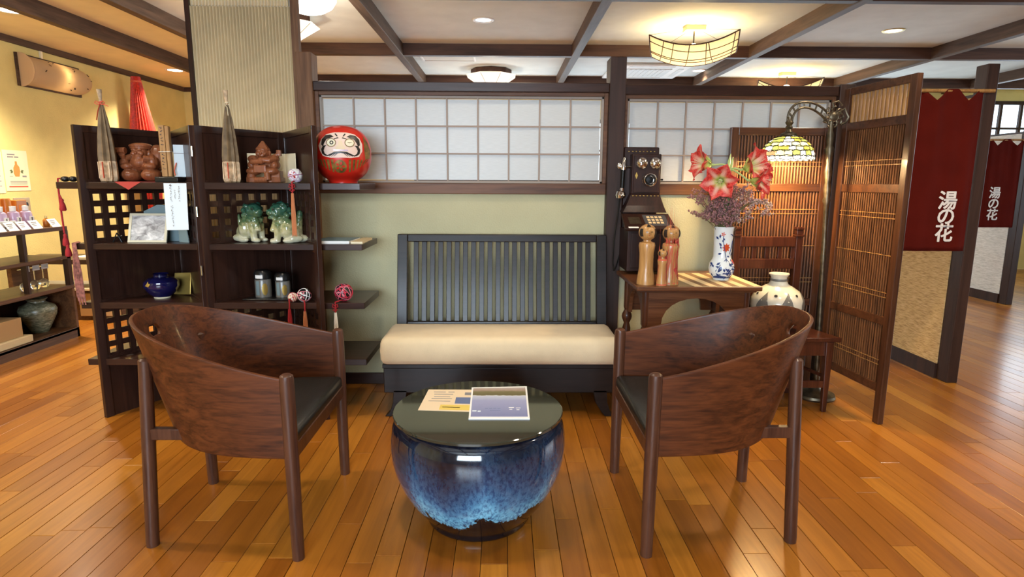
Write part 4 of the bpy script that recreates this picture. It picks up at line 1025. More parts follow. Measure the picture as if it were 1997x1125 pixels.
bx(-4.549, -4.53, 6.28, 6.305, 2.43, 2.50).build('conduit', 'paper_cream', wl, smooth=False)
# tall red folded umbrella by the wall
um = thing('folded_umbrella', 'tall red folded paper umbrella leaning by the yellow wall', 'umbrella', (-4.33, 7.66, 0))
def pleat(mb, c, prof, folds=12, depth=.35, lean=(0, 0)):
    n = folds*2; vs_ = []
    for r_, z in prof:
        for j in range(n):
            a = 2*PI*j/n; q = r_*(1-depth*(j % 2)); vs_.append((c[0]+q*math.cos(a)+lean[0]*z, c[1]+q*math.sin(a)+lean[1]*z, c[2]+z))
    k = len(prof)
    return mb.add(vs_, [(i*n+j, i*n+(j+1) % n, (i+1)*n+(j+1) % n, (i+1)*n+j) for i in range(k-1) for j in range(n)]+[tuple(range(n-1, -1, -1)), tuple(range((k-1)*n, k*n))])
pleat(MB(), (-4.37, 7.75, 0), [(.03, .85), (.10, .95), (.155, 1.5), (.138, 1.85), (.09, 2.18), (.062, 2.38), (.052, 2.46), (.05, 2.47)], 26, .12, (0, -.08)).build('canopy', 'red_lacquer_paper', um, smooth=False)
MB().tube([(-4.37, 7.75, 0), (-4.37, 7.68, .9)], .015, 8).build('handle', 'bamboo', um)
MB().lathe([(.054, 2.40), (.058, 2.405), (.058, 2.42), (.054, 2.425)], 20, (-4.37, 7.557, 0)).build('tie_band', 'red_print', um)
# posters
def poster(name, label, y0, y1, z0, z1, x=-4.548):
    t = thing(name, label, 'poster', (x, (y0+y1)/2, z0))
    bx(x-.001, x+.002, y0, y1, z0, z1).build('sheet', 'paper_cream', t, smooth=False); return t
ps = poster('poster', 'cream wall poster with an orange bottle picture above the bottles', 5.67, 5.955, 1.16, 1.53)
def pbox(t, y0, y1, z0, z1, name, mt): bx(-4.546, -4.5455, y0, y1, z0, z1).build(name, mt, t, smooth=False)
for a in ((5.72, 5.81, 1.485, 1.495), (5.72, 5.79, 1.462, 1.474), (5.80, 5.85, 1.462, 1.474), (5.72, 5.92, 1.245, 1.25), (5.72, 5.92, 1.232, 1.237), (5.72, 5.92, 1.219, 1.224), (5.72, 5.76, 1.29, 1.295), (5.87, 5.92, 1.285, 1.30)): pbox(ps, *a, 'print_line', 'ink_grey')
pbox(ps, 5.70, 5.925, 1.192, 1.203, 'red_band', 'red_print')
MB(Matrix(((0, 0, 1, -4.5455), (1, 0, 0, 0), (0, 1, 0, 0), (0, 0, 0, 1)))).prism([(5.785, 1.29), (5.835, 1.29), (5.85, 1.34), (5.845, 1.38), (5.825, 1.40), (5.822, 1.43), (5.80, 1.43), (5.797, 1.40), (5.775, 1.37), (5.772, 1.32)], 0, .0006).build('bottle_print', 'orange_print', ps, smooth=False)
for yy, s in ((5.765, -1), (5.855, 1)):
    MB(Matrix(((0, 0, 1, -4.5455), (1, 0, 0, 0), (0, 1, 0, 0), (0, 0, 0, 1)))).prism([(yy, 1.335), (yy+s*.015, 1.355), (yy+s*.04, 1.345), (yy+s*.025, 1.335), (yy+s*.03, 1.318), (yy+s*.008, 1.322)], 0, .0006).build('leaf_print', 'green_print', ps, smooth=False)
p2 = poster('poster', 'plain pale notice cut by the picture edge beside the bottle poster', 5.40, 5.655, 1.14, 1.51)
for k in range(6): pbox(p2, 5.45, 5.62, 1.2+.045*k, 1.207+.045*k, 'print_line', 'ink_grey')

# product display shelf
ds = thing('product_shelf', 'open dark wooden product shelf along the yellow wall', 'shelf', (-3.67, 4.1, 0))
X0, X1, Y0, Y1 = -3.86, -3.48, 3.2, 4.88
for z0, z1 in ((.868, .90), (.642, .668), (.40, .43), (.055, .078)): bx(X0, X1, Y0, Y1, z0, z1).build('shelf_board', 'display_wood', ds, bevel=.003, smooth=False)
bx(X1-.02, X1, Y0, Y1, 0, .075).build('plinth', 'display_wood', ds, smooth=False)
for y in (Y0, Y1-.04):
    for x in (X0, X1-.04): bx(x, x+.04, y, y+.04, .43 if y > 4 else 0, .868).build('post', 'dark_wood', ds, smooth=False)
bx(X0, X1, Y1-.025, Y1, 0, .40).build('end_panel', 'display_wood', ds, smooth=False)
bx(X0, X0+.012, Y0, Y1-.025, .078, .40).build('back_panel', 'dark_wood', ds, smooth=False)
for y in (3.75, 4.42): bx(X0, X0+.04, y, y+.045, .43, .868).build('divider', 'dark_wood', ds, smooth=False)
for y in (3.9, 4.44): bx(X1-.06, X1-.02, y, y+.02, .43, .868).build('divider', 'dark_wood', ds, smooth=False)
ZS = .9005
def lathe_thing(name, label, cat, c, parts, group=None):
    t = thing(name, label, cat, c, 0, group)
    for nm, pr, mt in parts: MB().lathe(pr, 24, c).build(nm, mt, t)
    return t
for y, lab in ((4.47, 'purple lotion bottle with white cap nearest the picture edge'), (4.59, 'purple lotion bottle with white cap between two others'), (4.71, 'purple lotion bottle with white cap next to the portrait card')):
    t = lathe_thing('lotion_bottle', lab, 'bottle', (-3.66, y, ZS), [('bottle_body', [(0, 0), (.036, 0), (.04, .008), (.04, .10), (.034, .12), (.018, .13), (0, .13)], 'purple_bottle'), ('cap', [(0, .13), (.02, .13), (.021, .165), (0, .167)], 'paper_white')], 'purple lotion bottles')
    bx(-3.62, -3.617, y-.022, y+.022, ZS+.03, ZS+.085).build('label', 'paper_white', t, smooth=False); bx(-3.6168, -3.616, y-.004, y+.006, ZS+.035, ZS+.08).build('label_mark', 'dark_print', t, smooth=False)
for y, h, lab in ((4.52, .215, 'amber tube standing behind the first purple bottles'), (4.62, .215, 'amber tube standing behind the middle purple bottle')):
    t = lathe_thing('amber_tube', lab, 'tube', (-3.77, y+.05, ZS), [('tube_body', [(0, 0), (.034, 0), (.034, h-.012), (.03, h), (0, h)], 'amber'), ('lid', [(0, h), (.028, h), (.028, h+.006), (0, h+.006)], 'orange_print')])
t = thing('amber_box', 'orange box standing beside the portrait card', 'box', (-3.77, 4.79, ZS)); bx(-3.80, -3.74, 4.735, 4.835, ZS, ZS+.205).build('carton', 'amber', t, bevel=.003); bx(-3.7398, -3.739, 4.755, 4.815, ZS+.05, ZS+.17).build('front_label', 'orange_print', t, smooth=False)
t = thing('portrait_card', 'cream card with a small oval portrait on the product shelf', 'card', (-3.82, 4.9, ZS))
bx(-3.838, -3.83, 4.83, 4.99, ZS-.03, ZS+.22).build('card_sheet', 'paper_cream', t, smooth=False)
MB(Matrix(((0, 0, 1, -3.8295), (1, 0, 0, 0), (0, 1, 0, 0), (0, 0, 0, 1)))).prism(oval(4.955, ZS+.165, .014, .02), 0, .001).build('portrait_print', 'hair_black', t, smooth=False)
t = lathe_thing('amber_vial', 'small amber vial in front of the portrait card', 'bottle', (-3.58, 4.80, ZS), [('vial_body', [(0, 0), (.02, 0), (.022, .004), (.022, .05), (.01, .065), (0, .065)], 'amber'), ('stopper', [(0, .065), (.009, .065), (.009, .085), (0, .085)], 'glass_clear')])
for k, (y, lab) in enumerate(((4.27, 'price card leaning at the picture edge of the product shelf'), (4.385, 'second price card on the product shelf edge'), (4.495, 'third price card, below the middle bottle'), (4.61, 'price card beside the small amber vial'), (4.80, 'last price card at the end of the product shelf'))):
    t = thing('price_card', lab, 'card', (-3.51, y, ZS), 0, 'price cards on the product shelf')
    mb = MB(); mb.add([(-3.50, y-.045, ZS), (-3.50, y+.045, ZS), (-3.545, y+.045, ZS+.06), (-3.545, y-.045, ZS+.06)], [(0, 1, 2, 3)]); mb.build('card_sheet', 'paper_white', t, smooth=False, solid=.002)
    for r_ in range(3):
        zz = ZS+.045-.012*r_; xx = -3.50-.045*(zz-ZS)/.06+.0022
        mb = MB(); mb.add([(xx, y-.03, zz), (xx, y+.025-.01*r_, zz), (xx-.003, y+.025-.01*r_, zz+.004), (xx-.003, y-.03, zz+.004)], [(0, 1, 2, 3)]); mb.build('print_line', 'ink_grey', t, smooth=False)
tg = thing('notice_strip', 'white paper strip with grey lettering in front of the bottles', 'notice', (-3.58, 4.40, ZS))
bx(-3.59, -3.575, 4.24, 4.50, ZS, ZS+.065).build('strip', 'paper_white', tg, smooth=False, bevel=.002)
for k in range(8): bx(-3.5748, -3.574, 4.36+.016*k, 4.371+.016*k, ZS+.012, ZS+.026).build('print_mark', 'ink_grey', tg, smooth=False)
for k, (y, lab) in enumerate(((4.56, 'upturned stem glass nearest the shelf divider'), (4.66, 'middle upturned stem glass on the product shelf'), (4.75, 'upturned stem glass nearest the shelf end'))):
    t = thing('stem_glass', lab, 'glass', (-3.62, y, .431), 0, 'upturned stem glasses')
    MB().lathe([(.026, .0), (.034, .018), (.036, .035), (.030, .052), (.015, .062), (.005, .066), (.0035, .07), (0, .07)], 20, (-3.62, y, .431)).build('bowl', 'glass_clear', t)
    MB().lathe([(0, .07), (.0035, .07), (.003, .155), (0, .155)], 10, (-3.62, y, .431)).build('stem', 'glass_clear', t)
    MB().lathe([(0, .155), (.006, .156), (.036, .161), (.036, .163), (0, .164)], 20, (-3.62, y, .431)).build('foot', 'glass_clear', t)
    bx(-3.60, -3.598, y-.035, y+.035, .575, .615).build('hung_tag', 'paper_blue_white', t, smooth=False)
lathe_thing('streaked_vase', 'green streaked ceramic vase on the bottom of the product shelf', 'vase', (-3.66, 4.70, .079), [('vase_body', [(0, 0), (.055, 0), (.06, .01), (.09, .07), (.122, .14), (.128, .18), (.115, .21), (.075, .23), (.058, .24), (.056, .25), (.075, .27), (.07, .27), (.05, .25), (0, .25)], 'celadon_streak')])
cb = thing('cardboard_box', 'brown cardboard box on the bottom of the product shelf', 'box', (-3.62, 4.25, .079))
bx(-3.80, -3.53, 3.95, 4.37, .13, .27).build('carton', 'cardboard', cb, bevel=.003, smooth=False); bx(-3.82, -3.50, 3.93, 4.42, .079, .13).build('lower_tray', 'mat_light', cb, bevel=.004, smooth=False); bx(-3.72, -3.68, 3.952, 4.368, .2701, .2706).build('tape', 'paper_cream', cb, smooth=False)
# low cabinet behind it
lc_ = thing('low_cabinet', 'low pale-topped cabinet seen between the product shelf and the zigzag unit', 'cabinet', (-4.0, 5.6, 0))
bx(-4.45, -3.45, 5.4, 5.85, .52, .56).build('cabinet_top', 'dark_wood_x', lc_, smooth=False); bx(-4.42, -3.48, 5.45, 5.85, 0, .28).build('drawer_case', 'display_wood', lc_, smooth=False); bx(-4.45, -3.45, 5.42, 5.85, .28, .30).build('cabinet_shelf', 'paper_cream', lc_, smooth=False)
for x in (-4.45, -3.49): bx(x, x+.04, 5.42, 5.85, .30, .52).build('cabinet_side', 'display_wood', lc_, smooth=False)
for x, nm in ((-4.3, 'drawer'), (-3.85, 'drawer')):
    d = bx(x, x+.36, 5.435, 5.452, .04, .25).build(nm, 'cardboard', lc_, bevel=.004, smooth=False); MB().ell((x+.18, 5.43, .15), .012, 10, 6).build('knob', 'bronze', d)
bx(-3.9, -3.55, 5.5, 5.75, .561, .575).build('flat_book', 'paper_cream', None, smooth=False)
tag(bpy.data.objects['flat_book'], 'flat cream booklet lying on the low cabinet', 'booklet')
# ================================================================== THINGS ON THE ZIGZAG SHELVES
Z1, Z2, Z3, Z4 = 1.2515, .9385, .6295, .3225
def small_umbrella(label, x, y, red):
    t = thing('paper_parasol', label, 'parasol', (x, y, Z1), 0, 'small folded paper parasols')
    pleat(MB(), (x, y, Z1), [(.036, 0), (.041, .01), (.040, .08), (.041, .13), (.034, .22), (.022, .31), (.011, .37), (.007, .385)], 9, .30).build('folded_canopy', 'umbrella_paper', t, smooth=False)
    pleat(MB(), (x, y, Z1), [(.0395, .006), (.043, .02), (.042, .09), (.040, .105)], 9, .26).build('patterned_band', 'umbrella_band', t, smooth=False)
    for k in range(3):
        a = -PI/2+(k-1)*.7; MB().tube([(x+.041*math.cos(a), y+.041*math.sin(a), Z1+.02), (x+.042*math.cos(a), y+.042*math.sin(a), Z1+.10)], .005, 5, flat=.4).build('coloured_fold', ('red_print' if k == 1 else 'cream_print'), t)
    MB().tube([(x, y, Z1+.375), (x-.002, y, Z1+.40), (x-.004, y, Z1+.455)], [.006, .007, .013], 10).build('tip_straw', 'umbrella_band', t)
    mt = 'red_print' if red else 'paper_cream'
    tie = MB(); tie.tube([(x+.009*math.cos(a), y+.009*math.sin(a), Z1+.385+.002*a) for a in [i*.5 for i in range(14)]], .0028, 5)
    if red:
        for s in (-1, 1): tie.tube([(x, y-.01, Z1+.385), (x+s*.018, y-.014, Z1+.398), (x+s*.026, y-.012, Z1+.388), (x+s*.012, y-.012, Z1+.381), (x, y-.01, Z1+.385)], .0025, 5)
        tie.tube([(x, y-.01, Z1+.385), (x+.03, y-.012, Z1+.378), (x+.042, y-.012, Z1+.372)], .002, 5)
        tie.tube([(x, y-.01, Z1+.385), (x-.012, y-.014, Z1+.35), (x-.022, y-.016, Z1+.305)], .0045, 5, flat=.4)
    else: tie.tube([(x-.01, y-.01, Z1+.39), (x+.006, y-.013, Z1+.37), (x+.01, y-.018, Z1+.33)], .004, 5, flat=.4)
    tie.build('ribbon_tie', mt, t)
small_umbrella('small folded brown paper parasol with a red bow tie on the top shelf', -2.018, 3.172, True)
small_umbrella('small folded brown paper parasol with a pale tie beside the pointed-hat carving', -1.393, 3.172, False)
# carved seated figures
def carving_a(t, c):
    x, y, z = c; e = MB()
    def E(px, py, pz, *r_, rot=None): e.ell((x+px, y+py, z+pz), r_, 16, 12, rot)
    def Q(*pts, r): e.tube([(x+p[0], y+p[1], z+p[2]) for p in pts], r, 10)
    for s in (-1, 1):
        E(s*.052, -.018, .034, .05, .06, .035)
    E(0, .0, .078, .084, .055, .026); E(0, -.03, .097, .046, .04, .034); E(0, .01, .11, .062, .045, .04)
    for s in (-1, 1): E(s*.058, -.045, .078, .034, .028, .018)
    E(-.078, -.03, .092, .026, .026, .03); Q((-.052, -.005, .128), (-.078, -.035, .118), (-.076, -.05, .142), r=.017)
    Q((-.105, -.05, .158), (-.055, -.05, .158), r=.017); Q((-.078, -.05, .12), (-.078, -.05, .15), r=.006)
    E(.066, -.02, .10, .026, .03, .03); Q((.05, -.005, .13), (.07, -.035, .112), (.035, -.055, .118), r=.017)
    E(0, -.018, .148, .041, .038, .036); E(0, -.05, .118, .026, .013, .024); E(-.02, -.046, .143, .014, .012, .012); E(.02, -.046, .143, .014, .012, .012); E(0, -.057, .147, .009, .009, .008)
    for s in (-1, 1): E(s*.017, -.052, .161, .012, .005, .004); E(s*.043, -.01, .142, .009, .010, .02)
    E(0, -.008, .183, .057, .05, .017); Q(*[(.044*math.cos(a), -.01+.042*math.sin(a), .171) for a in [k*PI/8 for k in range(17)]], r=.006)
    E(.062, .035, .125, .055, .045, .068)
    e.build('carved_body', 'carved_wood', t, remesh=.0022)
ta = thing('carved_figure', 'round carved wooden lucky-god figure with a sack and flat hat on the top shelf', 'figurine', (-1.905, 3.285, Z1), 0, 'carved wooden figures')
MB().prism([(-2.01, 3.21), (-1.905, 3.145), (-1.80, 3.21), (-1.84, 3.36), (-1.96, 3.36)], Z1, Z1+.003).build('x_cloth', 'red_cloth', None, smooth=False)
o = bpy.data.objects['x_cloth']; o.name = 'red_cloth_mat'; tag(o, 'red cloth under the round carved figure', 'cloth')
mb = MB(); mb.add([(-1.975, 3.1385, Z1+.002), (-1.84, 3.1385, Z1+.002), (-1.905, 3.136, Z1-.038)], [(0, 2, 1)]); mb.build('hanging_corner', 'red_cloth', o, smooth=False, solid=.002)
carving_a(ta, (-1.905, 3.285, Z1+.003))
def carving_b(t, c):
    x, y, z = c; e = MB()
    def E(px, py, pz, *r_, rot=None): e.ell((x+px, y+py, z+pz), r_, 16, 12, rot)
    def Q(*pts, r): e.tube([(x+p[0], y+p[1], z+p[2]) for p in pts], r, 10)
    e.prism([(x-.085, y-.04), (x-.06, y-.06), (x+.02, y-.058), (x+.05, y-.05), (x+.09, y-.03), (x+.088, y+.05), (x-.08, y+.05)], z, z+.026)
    e.prism([(x+.045, y-.045), (x+.088, y-.03), (x+.085, y+.03), (x+.05, y+.03)], z, z+.06)
    E(-.058, -.035, .03, .024, .022, .026)
    for s in (-1, 1): E(s*.045, -.03, .058, .04, .032, .022)
    Q((-.03, -.06, .012), (.035, -.062, .014), r=.016); Q((.032, -.055, .05), (.036, -.06, .012), r=.016)
    e.box(x-.033, x+.03, y-.066, y-.02, z+.05, z+.088)
    E(0, .005, .09, .06, .042, .034); E(0, .005, .115, .052, .038, .026)
    for s in (-1, 1): E(s*.058, -.005, .09, .026, .034, .024); E(s*.055, -.005, .122, .028, .028, .020)
    Q((-.06, -.02, .118), (-.045, -.05, .105), (.015, -.056, .108), r=.014); Q((.06, -.02, .12), (.045, -.048, .112), (-.005, -.054, .116), r=.014)
    E(0, -.012, .152, .032, .029, .027); E(0, -.03, .139, .018, .012, .010)
    for s in (-1, 1): E(s*.034, -.004, .15, .007, .009, .014); E(s*.017, -.034, .147, .010, .008, .008); E(s*.013, -.037, .161, .010, .004, .0035)
    E(0, -.043, .151, .007, .007, .007)
    Q(*[(.031*math.cos(a), -.008+.029*math.sin(a), .170) for a in [k*PI/8 for k in range(17)]], r=.005)
    e.prism([(x-.03, y-.028), (x+.03, y-.028), (x+.026, y+.02), (x-.026, y+.02)], z+.165, z+.178)
    e.add([(x-.03, y-.026, z+.175), (x+.03, y-.026, z+.175), (x+.026, y+.018, z+.175), (x-.026, y+.018, z+.175), (x-.004, y-.012, z+.214), (x+.006, y-.012, z+.214), (x+.005, y-.002, z+.214), (x-.004, y-.002, z+.214)], [(3, 2, 1, 0), (4, 5, 6, 7), (0, 1, 5, 4), (1, 2, 6, 5), (2, 3, 7, 6), (3, 0, 4, 7)])
    Q((.045, -.01, .13), (.075, -.005, .146), r=.010); e.prism([(x+.068, y-.012), (x+.092, y-.012), (x+.092, y+.008), (x+.068, y+.008)], z+.137, z+.168)
    e.build('carved_body', 'carved_wood', t, remesh=.0022)
tb = thing('carved_figure', 'carved wooden smiling figure in a pointed hat on the top shelf', 'figurine', (-1.262, 3.27, Z1), 0, 'carved wooden figures')
carving_b(tb, (-1.262, 3.27, Z1+.001))
fs_ = thing('folding_card', 'small folded cream paper screen behind the pointed-hat carving', 'card', (-1.27, 3.38, Z1))
for a, b_, hh_ in (((-1.375, 3.33), (-1.195, 3.40), .155), ((-1.195, 3.40), (-1.11, 3.305), .155)):
    va, vb = Vector(a), Vector(b_); nn = (vb-va).normalized(); nn = Vector((-nn.y, nn.x))*.002
    MB().prism([tuple(va-nn), tuple(vb-nn), tuple(vb+nn), tuple(va+nn)], Z1, Z1+hh_).build('card_leaf', 'paper_cream', fs_, smooth=False)
cd = thing('square_card', 'square cream card propped behind the round carved figure', 'card', (-1.84, 3.42, Z1)); X = Matrix.Translation((-1.84, 3.43, Z1)) @ Matrix.Rotation(-.15, 4, 'X')
MB(X).box(-.085, .075, -.003, .003, 0, .165).build('card_sheet', 'paper_cream', cd, smooth=False); MB(X).box(-.089, .079, .003, .006, 0, .169).build('card_backing', 'mat_light', cd, smooth=False)
# wooden plaque on a black tray, white envelope beside it
tr_ = tag(bx(-1.80, -1.68, 3.19, 3.30, Z1, Z1+.028).build('black_tray', 'lacquer_black', None, bevel=.004), 'small black lacquer stand under the wooden plaque', 'stand')
pl = thing('wooden_plaque', 'tall narrow wooden plaque with vertical black writing on the black stand', 'plaque', (-1.757, 3.25, Z1+.028))
bx(-1.784, -1.754, 3.235, 3.26, Z1+.0285, Z1+.29).build('board', 'plaque_wood', pl, bevel=.003); bx(-1.753, -1.733, 3.238, 3.262, Z1+.0285, Z1+.285).build('board', 'plaque_wood', pl, bevel=.003)
MB().tube([(-1.788, 3.232, Z1+.155), (-1.73, 3.233, Z1+.157), (-1.729, 3.265, Z1+.157), (-1.788, 3.265, Z1+.155), (-1.788, 3.232, Z1+.155)], .002, 5).build('tie', 'white_thread', pl)
rg = random.Random(2)
for k in range(13):
    zz = Z1+.275-.017*k
    if k == 6: continue
    for q in range(3): dx, dz = rg.uniform(-.007, .003), rg.uniform(-.004, .004); bx(-1.771+dx, -1.767+dx+rg.uniform(.001, .005), 3.2343, 3.2349, zz+dz-.001, zz+dz+.0016).build('ink_stroke', 'ink', pl, smooth=False)
ev = thing('envelope', 'pale blue-white envelope standing right of the wooden plaque', 'envelope', (-1.70, 3.27, Z1+.028)); X = Matrix.Translation((-1.70, 3.268, Z1+.0285)) @ Matrix.Rotation(.5, 4, 'Z') @ Matrix.Rotation(-.06, 4, 'X')
MB(X).box(-.028, .022, -.003, .003, 0, .165).build('paper', 'paper_blue_white', ev, smooth=False); MB(X).box(-.028, .022, -.0038, -.003, .12, .123).build('flap_edge', 'ink_grey', ev, smooth=False)
MB().tube([(-1.715, 3.255, Z1+.10), (-1.718, 3.235, Z1+.06), (-1.712, 3.23, Z1+.035)], .003, 5).build('cord', 'red_print', ev)
ss = thing('paper_strip_sign', 'white paper strip with vertical handwriting hanging from the top shelf edge', 'sign', (-1.67, 3.13, 1.01))
mb = MB(); mb.add([(-1.727, 3.1375, 1.2475), (-1.612, 3.1375, 1.2475), (-1.615, 3.128, 1.012), (-1.727, 3.128, 1.010)], [(0, 3, 2, 1)]); mb.build('sheet', 'paper_blue_white', ss, smooth=False, solid=.0015)
rg = random.Random(9)
for (xc, za, zb, st, w) in ((-1.692, 1.222, 1.16, .015, .011), (-1.690, 1.13, 1.03, .0155, .011), (-1.672, 1.21, 1.17, .009, .006), (-1.651, 1.23, 1.15, .010, .008)):
    zz = za
    while zz > zb:
        for q in range(4):
            dx, dz = rg.uniform(-w*.5, w*.3), rg.uniform(-st*.35, st*.35); y = 3.1375-.0095*(1.2475-zz)/.2355-.0022
            if q % 2: bx(xc+dx, xc+dx+w*.45, y-.0003, y, zz+dz, zz+dz+.0013).build('ink_stroke', 'ink_grey', ss, smooth=False)
            else: bx(xc+dx, xc+dx+.0014, y-.0003, y, zz+dz-st*.2, zz+dz+st*.25).build('ink_stroke', 'ink_grey', ss, smooth=False)
        zz -= st
MB(Matrix(((1, 0, 0, 0), (0, 0, -1, 3.1347), (0, 1, 0, 0), (0, 0, 0, 1)))).prism([(-1.692, 1.243), (-1.685, 1.236), (-1.692, 1.230), (-1.699, 1.236)], 0, .0004).build('crest_mark', 'ink_grey', ss, smooth=False)
# photo in a stand and blue-grey case
pf = thing('photo_frame', 'cream-framed old black and white photograph leaning on the second shelf', 'photo frame', (-1.87, 3.21, Z2))
X = Matrix.Translation((-1.868, 3.20, Z2)) @ Matrix.Rotation(-.30, 4, 'X')
f = MB(X); f.box(-.108, .095, -.004, .004, 0, .012); f.box(-.108, .095, -.004, .004, .145, .157); f.box(-.108, -.094, -.004, .004, .012, .145); f.box(.081, .095, -.004, .004, .012, .145)
f.build('frame', 'cream_frame', pf, smooth=False, bevel=.001); MB(X).box(-.094, .081, -.001, .003, .012, .145).build('photograph', 'old_photograph', pf, smooth=False)
MB(X).box(-.10, .088, .005, .007, .004, .15).build('backing', 'blue_grey_card', pf, smooth=False)
cs = thing('card_case', 'blue-grey folded card case standing behind the old photograph', 'case', (-1.82, 3.30, Z2))
MB(Matrix(((1, 0, 0, 0), (0, 0, -1, 3.33), (0, 1, 0, 0), (0, 0, 0, 1)))).prism([(-1.925, Z2), (-1.725, Z2), (-1.725, Z2+.185), (-1.85, Z2+.195), (-1.925, Z2+.16)], 0, .05).build('case_body', 'blue_grey_card', cs, smooth=False, bevel=.002)
X = Matrix(((1, 0, 0, -1.69), (0, 0, -1, 3.225), (0, 1, 0, Z2), (0, 0, 0, 1))); MB(X @ Matrix.Rotation(-.55, 4, 'Y')).prism([(-.045, 0), (.04, 0), (.02, .12), (-.045, .15)], 0, .004).build('open_flap', 'blue_grey_card', cs, smooth=False)
lb = thing('display_stand', 'tiny dark wire stand left of the old photograph', 'stand', (-2.02, 3.2, Z2)); MB().tube([(-2.045, 3.19, Z2+.003), (-2.02, 3.185, Z2+.05), (-2.0, 3.19, Z2+.003)], .004, 6).build('wire_leg', 'lacquer_black', lb); MB().tube([(-2.035, 3.20, Z2+.03), (-2.0, 3.20, Z2+.035)], .004, 6).build('wire_rest', 'lacquer_black', lb); MB().tube([(-2.02, 3.23, Z2+.003), (-2.02, 3.19, Z2+.05)], .004, 6).build('wire_leg', 'lacquer_black', lb)

# ceramic lion dogs
def lion(t, c, s, closed):
    """s=+1 looks towards +x"""
    x, y, z = c; e = MB()
    def E(dx, dy, dz, rx, ry, rz, rot=None): e.ell((x+s*dx, y+dy, z+dz), (rx, ry, rz), 14, 10, rot)
    E(-.03, 0, .05, .055, .05, .05); E(-.01, -.02, .07, .04, .045, .06); E(.02, 0, .10, .042, .045, .065)
    E(-.04, -.04, .022, .045, .022, .022); E(-.04, .04, .022, .045, .022, .022); E(-.015, -.045, .012, .035, .018, .014); E(-.015, .045, .012, .035, .018, .014)
    e.cyl((x+s*.045, y-.028, z+.005), (x+s*.035, y-.028, z+.10), .017, .022, 10); e.cyl((x+s*.045, y+.028, z+.005), (x+s*.035, y+.028, z+.10), .017, .022, 10)
    E(.058, -.028, .010, .024, .018, .012); E(.058, .028, .010, .024, .018, .012)
    E(.032, -.005, .165, .046, .045, .042); E(.066, -.015, .157, .026, .03, .018); E(.064, -.015, .132 if not closed else .142, .022, .024, .010)
    E(.082, -.018, .168, .010, .014, .009); E(.055, -.042, .178, .010, .008, .010); E(.06, .02, .178, .010, .008, .010)
    rg = random.Random(4 if closed else 8)
    for k in range(34):
        a = rg.uniform(0, 2*PI); h = rg.uniform(.09, .205); rr_ = .045*math.sqrt(max(.05, 1-((h-.15)/.07)**2))
        dx = .018+rr_*math.cos(a)
        if dx > .055 and h < .18: continue
        E(dx, rr_*math.sin(a)*1.05, h, .014, .014, .014)
    E(.0, -.035, .185, .014, .008, .020); E(.005, .03, .188, .014, .008, .020)
    for k in range(6): E(.045+.004*k, -.015, .128-.012*k, .014, .018, .012)
    # tail
    if closed:
        for k in range(6): E(-.075-.008*k, 0, .03+.018*k, .022-.002*k, .018, .02)
        E(-.10, -.005, .10, .012, .012, .045, (0, s*.3, 0)); E(-.075, 0, .11, .014, .012, .045, (0, -s*.2, 0))
    else:
        for k in range(7): E(-.062-.002*k, -.005, .04+.018*k, .022-.001*k, .016, .022)
        E(-.075, -.01, .02, .045, .03, .02)
    e.build('glazed_body', 'lion_glaze', t, remesh=.0032)
    # eyes
    for dy, dz in ((-.050, .178), (.028, .178)): MB().ell((x+s*.0585, y+dy, z+dz), (.005, .004, .005), 10, 7).build('eye', 'hair_black', t)
def lion_at(label, c, s, closed, rot):
    t = thing('guardian_lion', label, 'figurine', c, rot, 'pair of ceramic guardian lions')
    n0 = set(bpy.data.objects); lion(t, (0, 0, 0), s, closed)
    for o in set(bpy.data.objects)-n0: o.matrix_parent_inverse = Matrix.Identity(4)
lion_at('green and cream ceramic guardian lion with a curled white tail, facing its mate', (-1.358, 3.275, Z2+.001), 1, True, -.35)
lion_at('green and cream ceramic guardian lion with open mouth, next to the hanging orange tassel', (-1.158, 3.235, Z2+.001), -1, False, .35)
# third shelf
bv = lathe_thing('cobalt_vase', 'dark blue glossy round vase with small gold crane on the third shelf', 'vase', (-1.872, 3.29, Z3), [('vase_body', [(0, 0), (.04, 0), (.042, .006), (.07, .03), (.09, .065), (.086, .09), (.062, .108), (.036, .116), (.034, .124), (.044, .132), (.04, .132), (.03, .122), (0, .12)], 'cobalt_glaze'), ('foot_ring', [(.036, -.001), (.041, -.001), (.043, .008), (.038, .008)], 'paper_cream')])
def vmap(c, R, off=.001):
    return lambda u, v: (c[0]+(R(v)+off)*math.sin(u), c[1]-(R(v)+off)*math.cos(u), c[2]+max(.002, v))
Rv = lambda v: .0905*math.sqrt(max(.1, 1-((v-.07)/.075)**2)) if v < .13 else .04
decal(vmap((-1.872, 3.29, Z3), Rv, .0015), [(-.5, .075), (-.25, .07), (-.1, .085), (-.22, .088), (-.3, .10), (-.36, .086)], 'gold_crane', 'gold', bv)
tag(MB(Matrix.Translation((-1.80, 3.36, Z3)) @ Matrix.Rotation(-.2, 4, 'X') @ Matrix.Rotation(-.35, 4, 'Z')).prism([(-.06, -.004), (.06, -.004), (.06, .004), (-.06, .004)], 0.002, .125).build('gold_panel', 'gold', None, bevel=.003), 'small gold square panel propped behind the blue vase', 'panel')
jt = tag(MB().prism([(-1.40, 3.20), (-1.12, 3.20), (-1.14, 3.36), (-1.36, 3.36)], Z3, Z3+.008).build('jar_tray', 'lacquer_black', None, bevel=.003), 'flat black tray under the two lidded glass jars', 'tray')
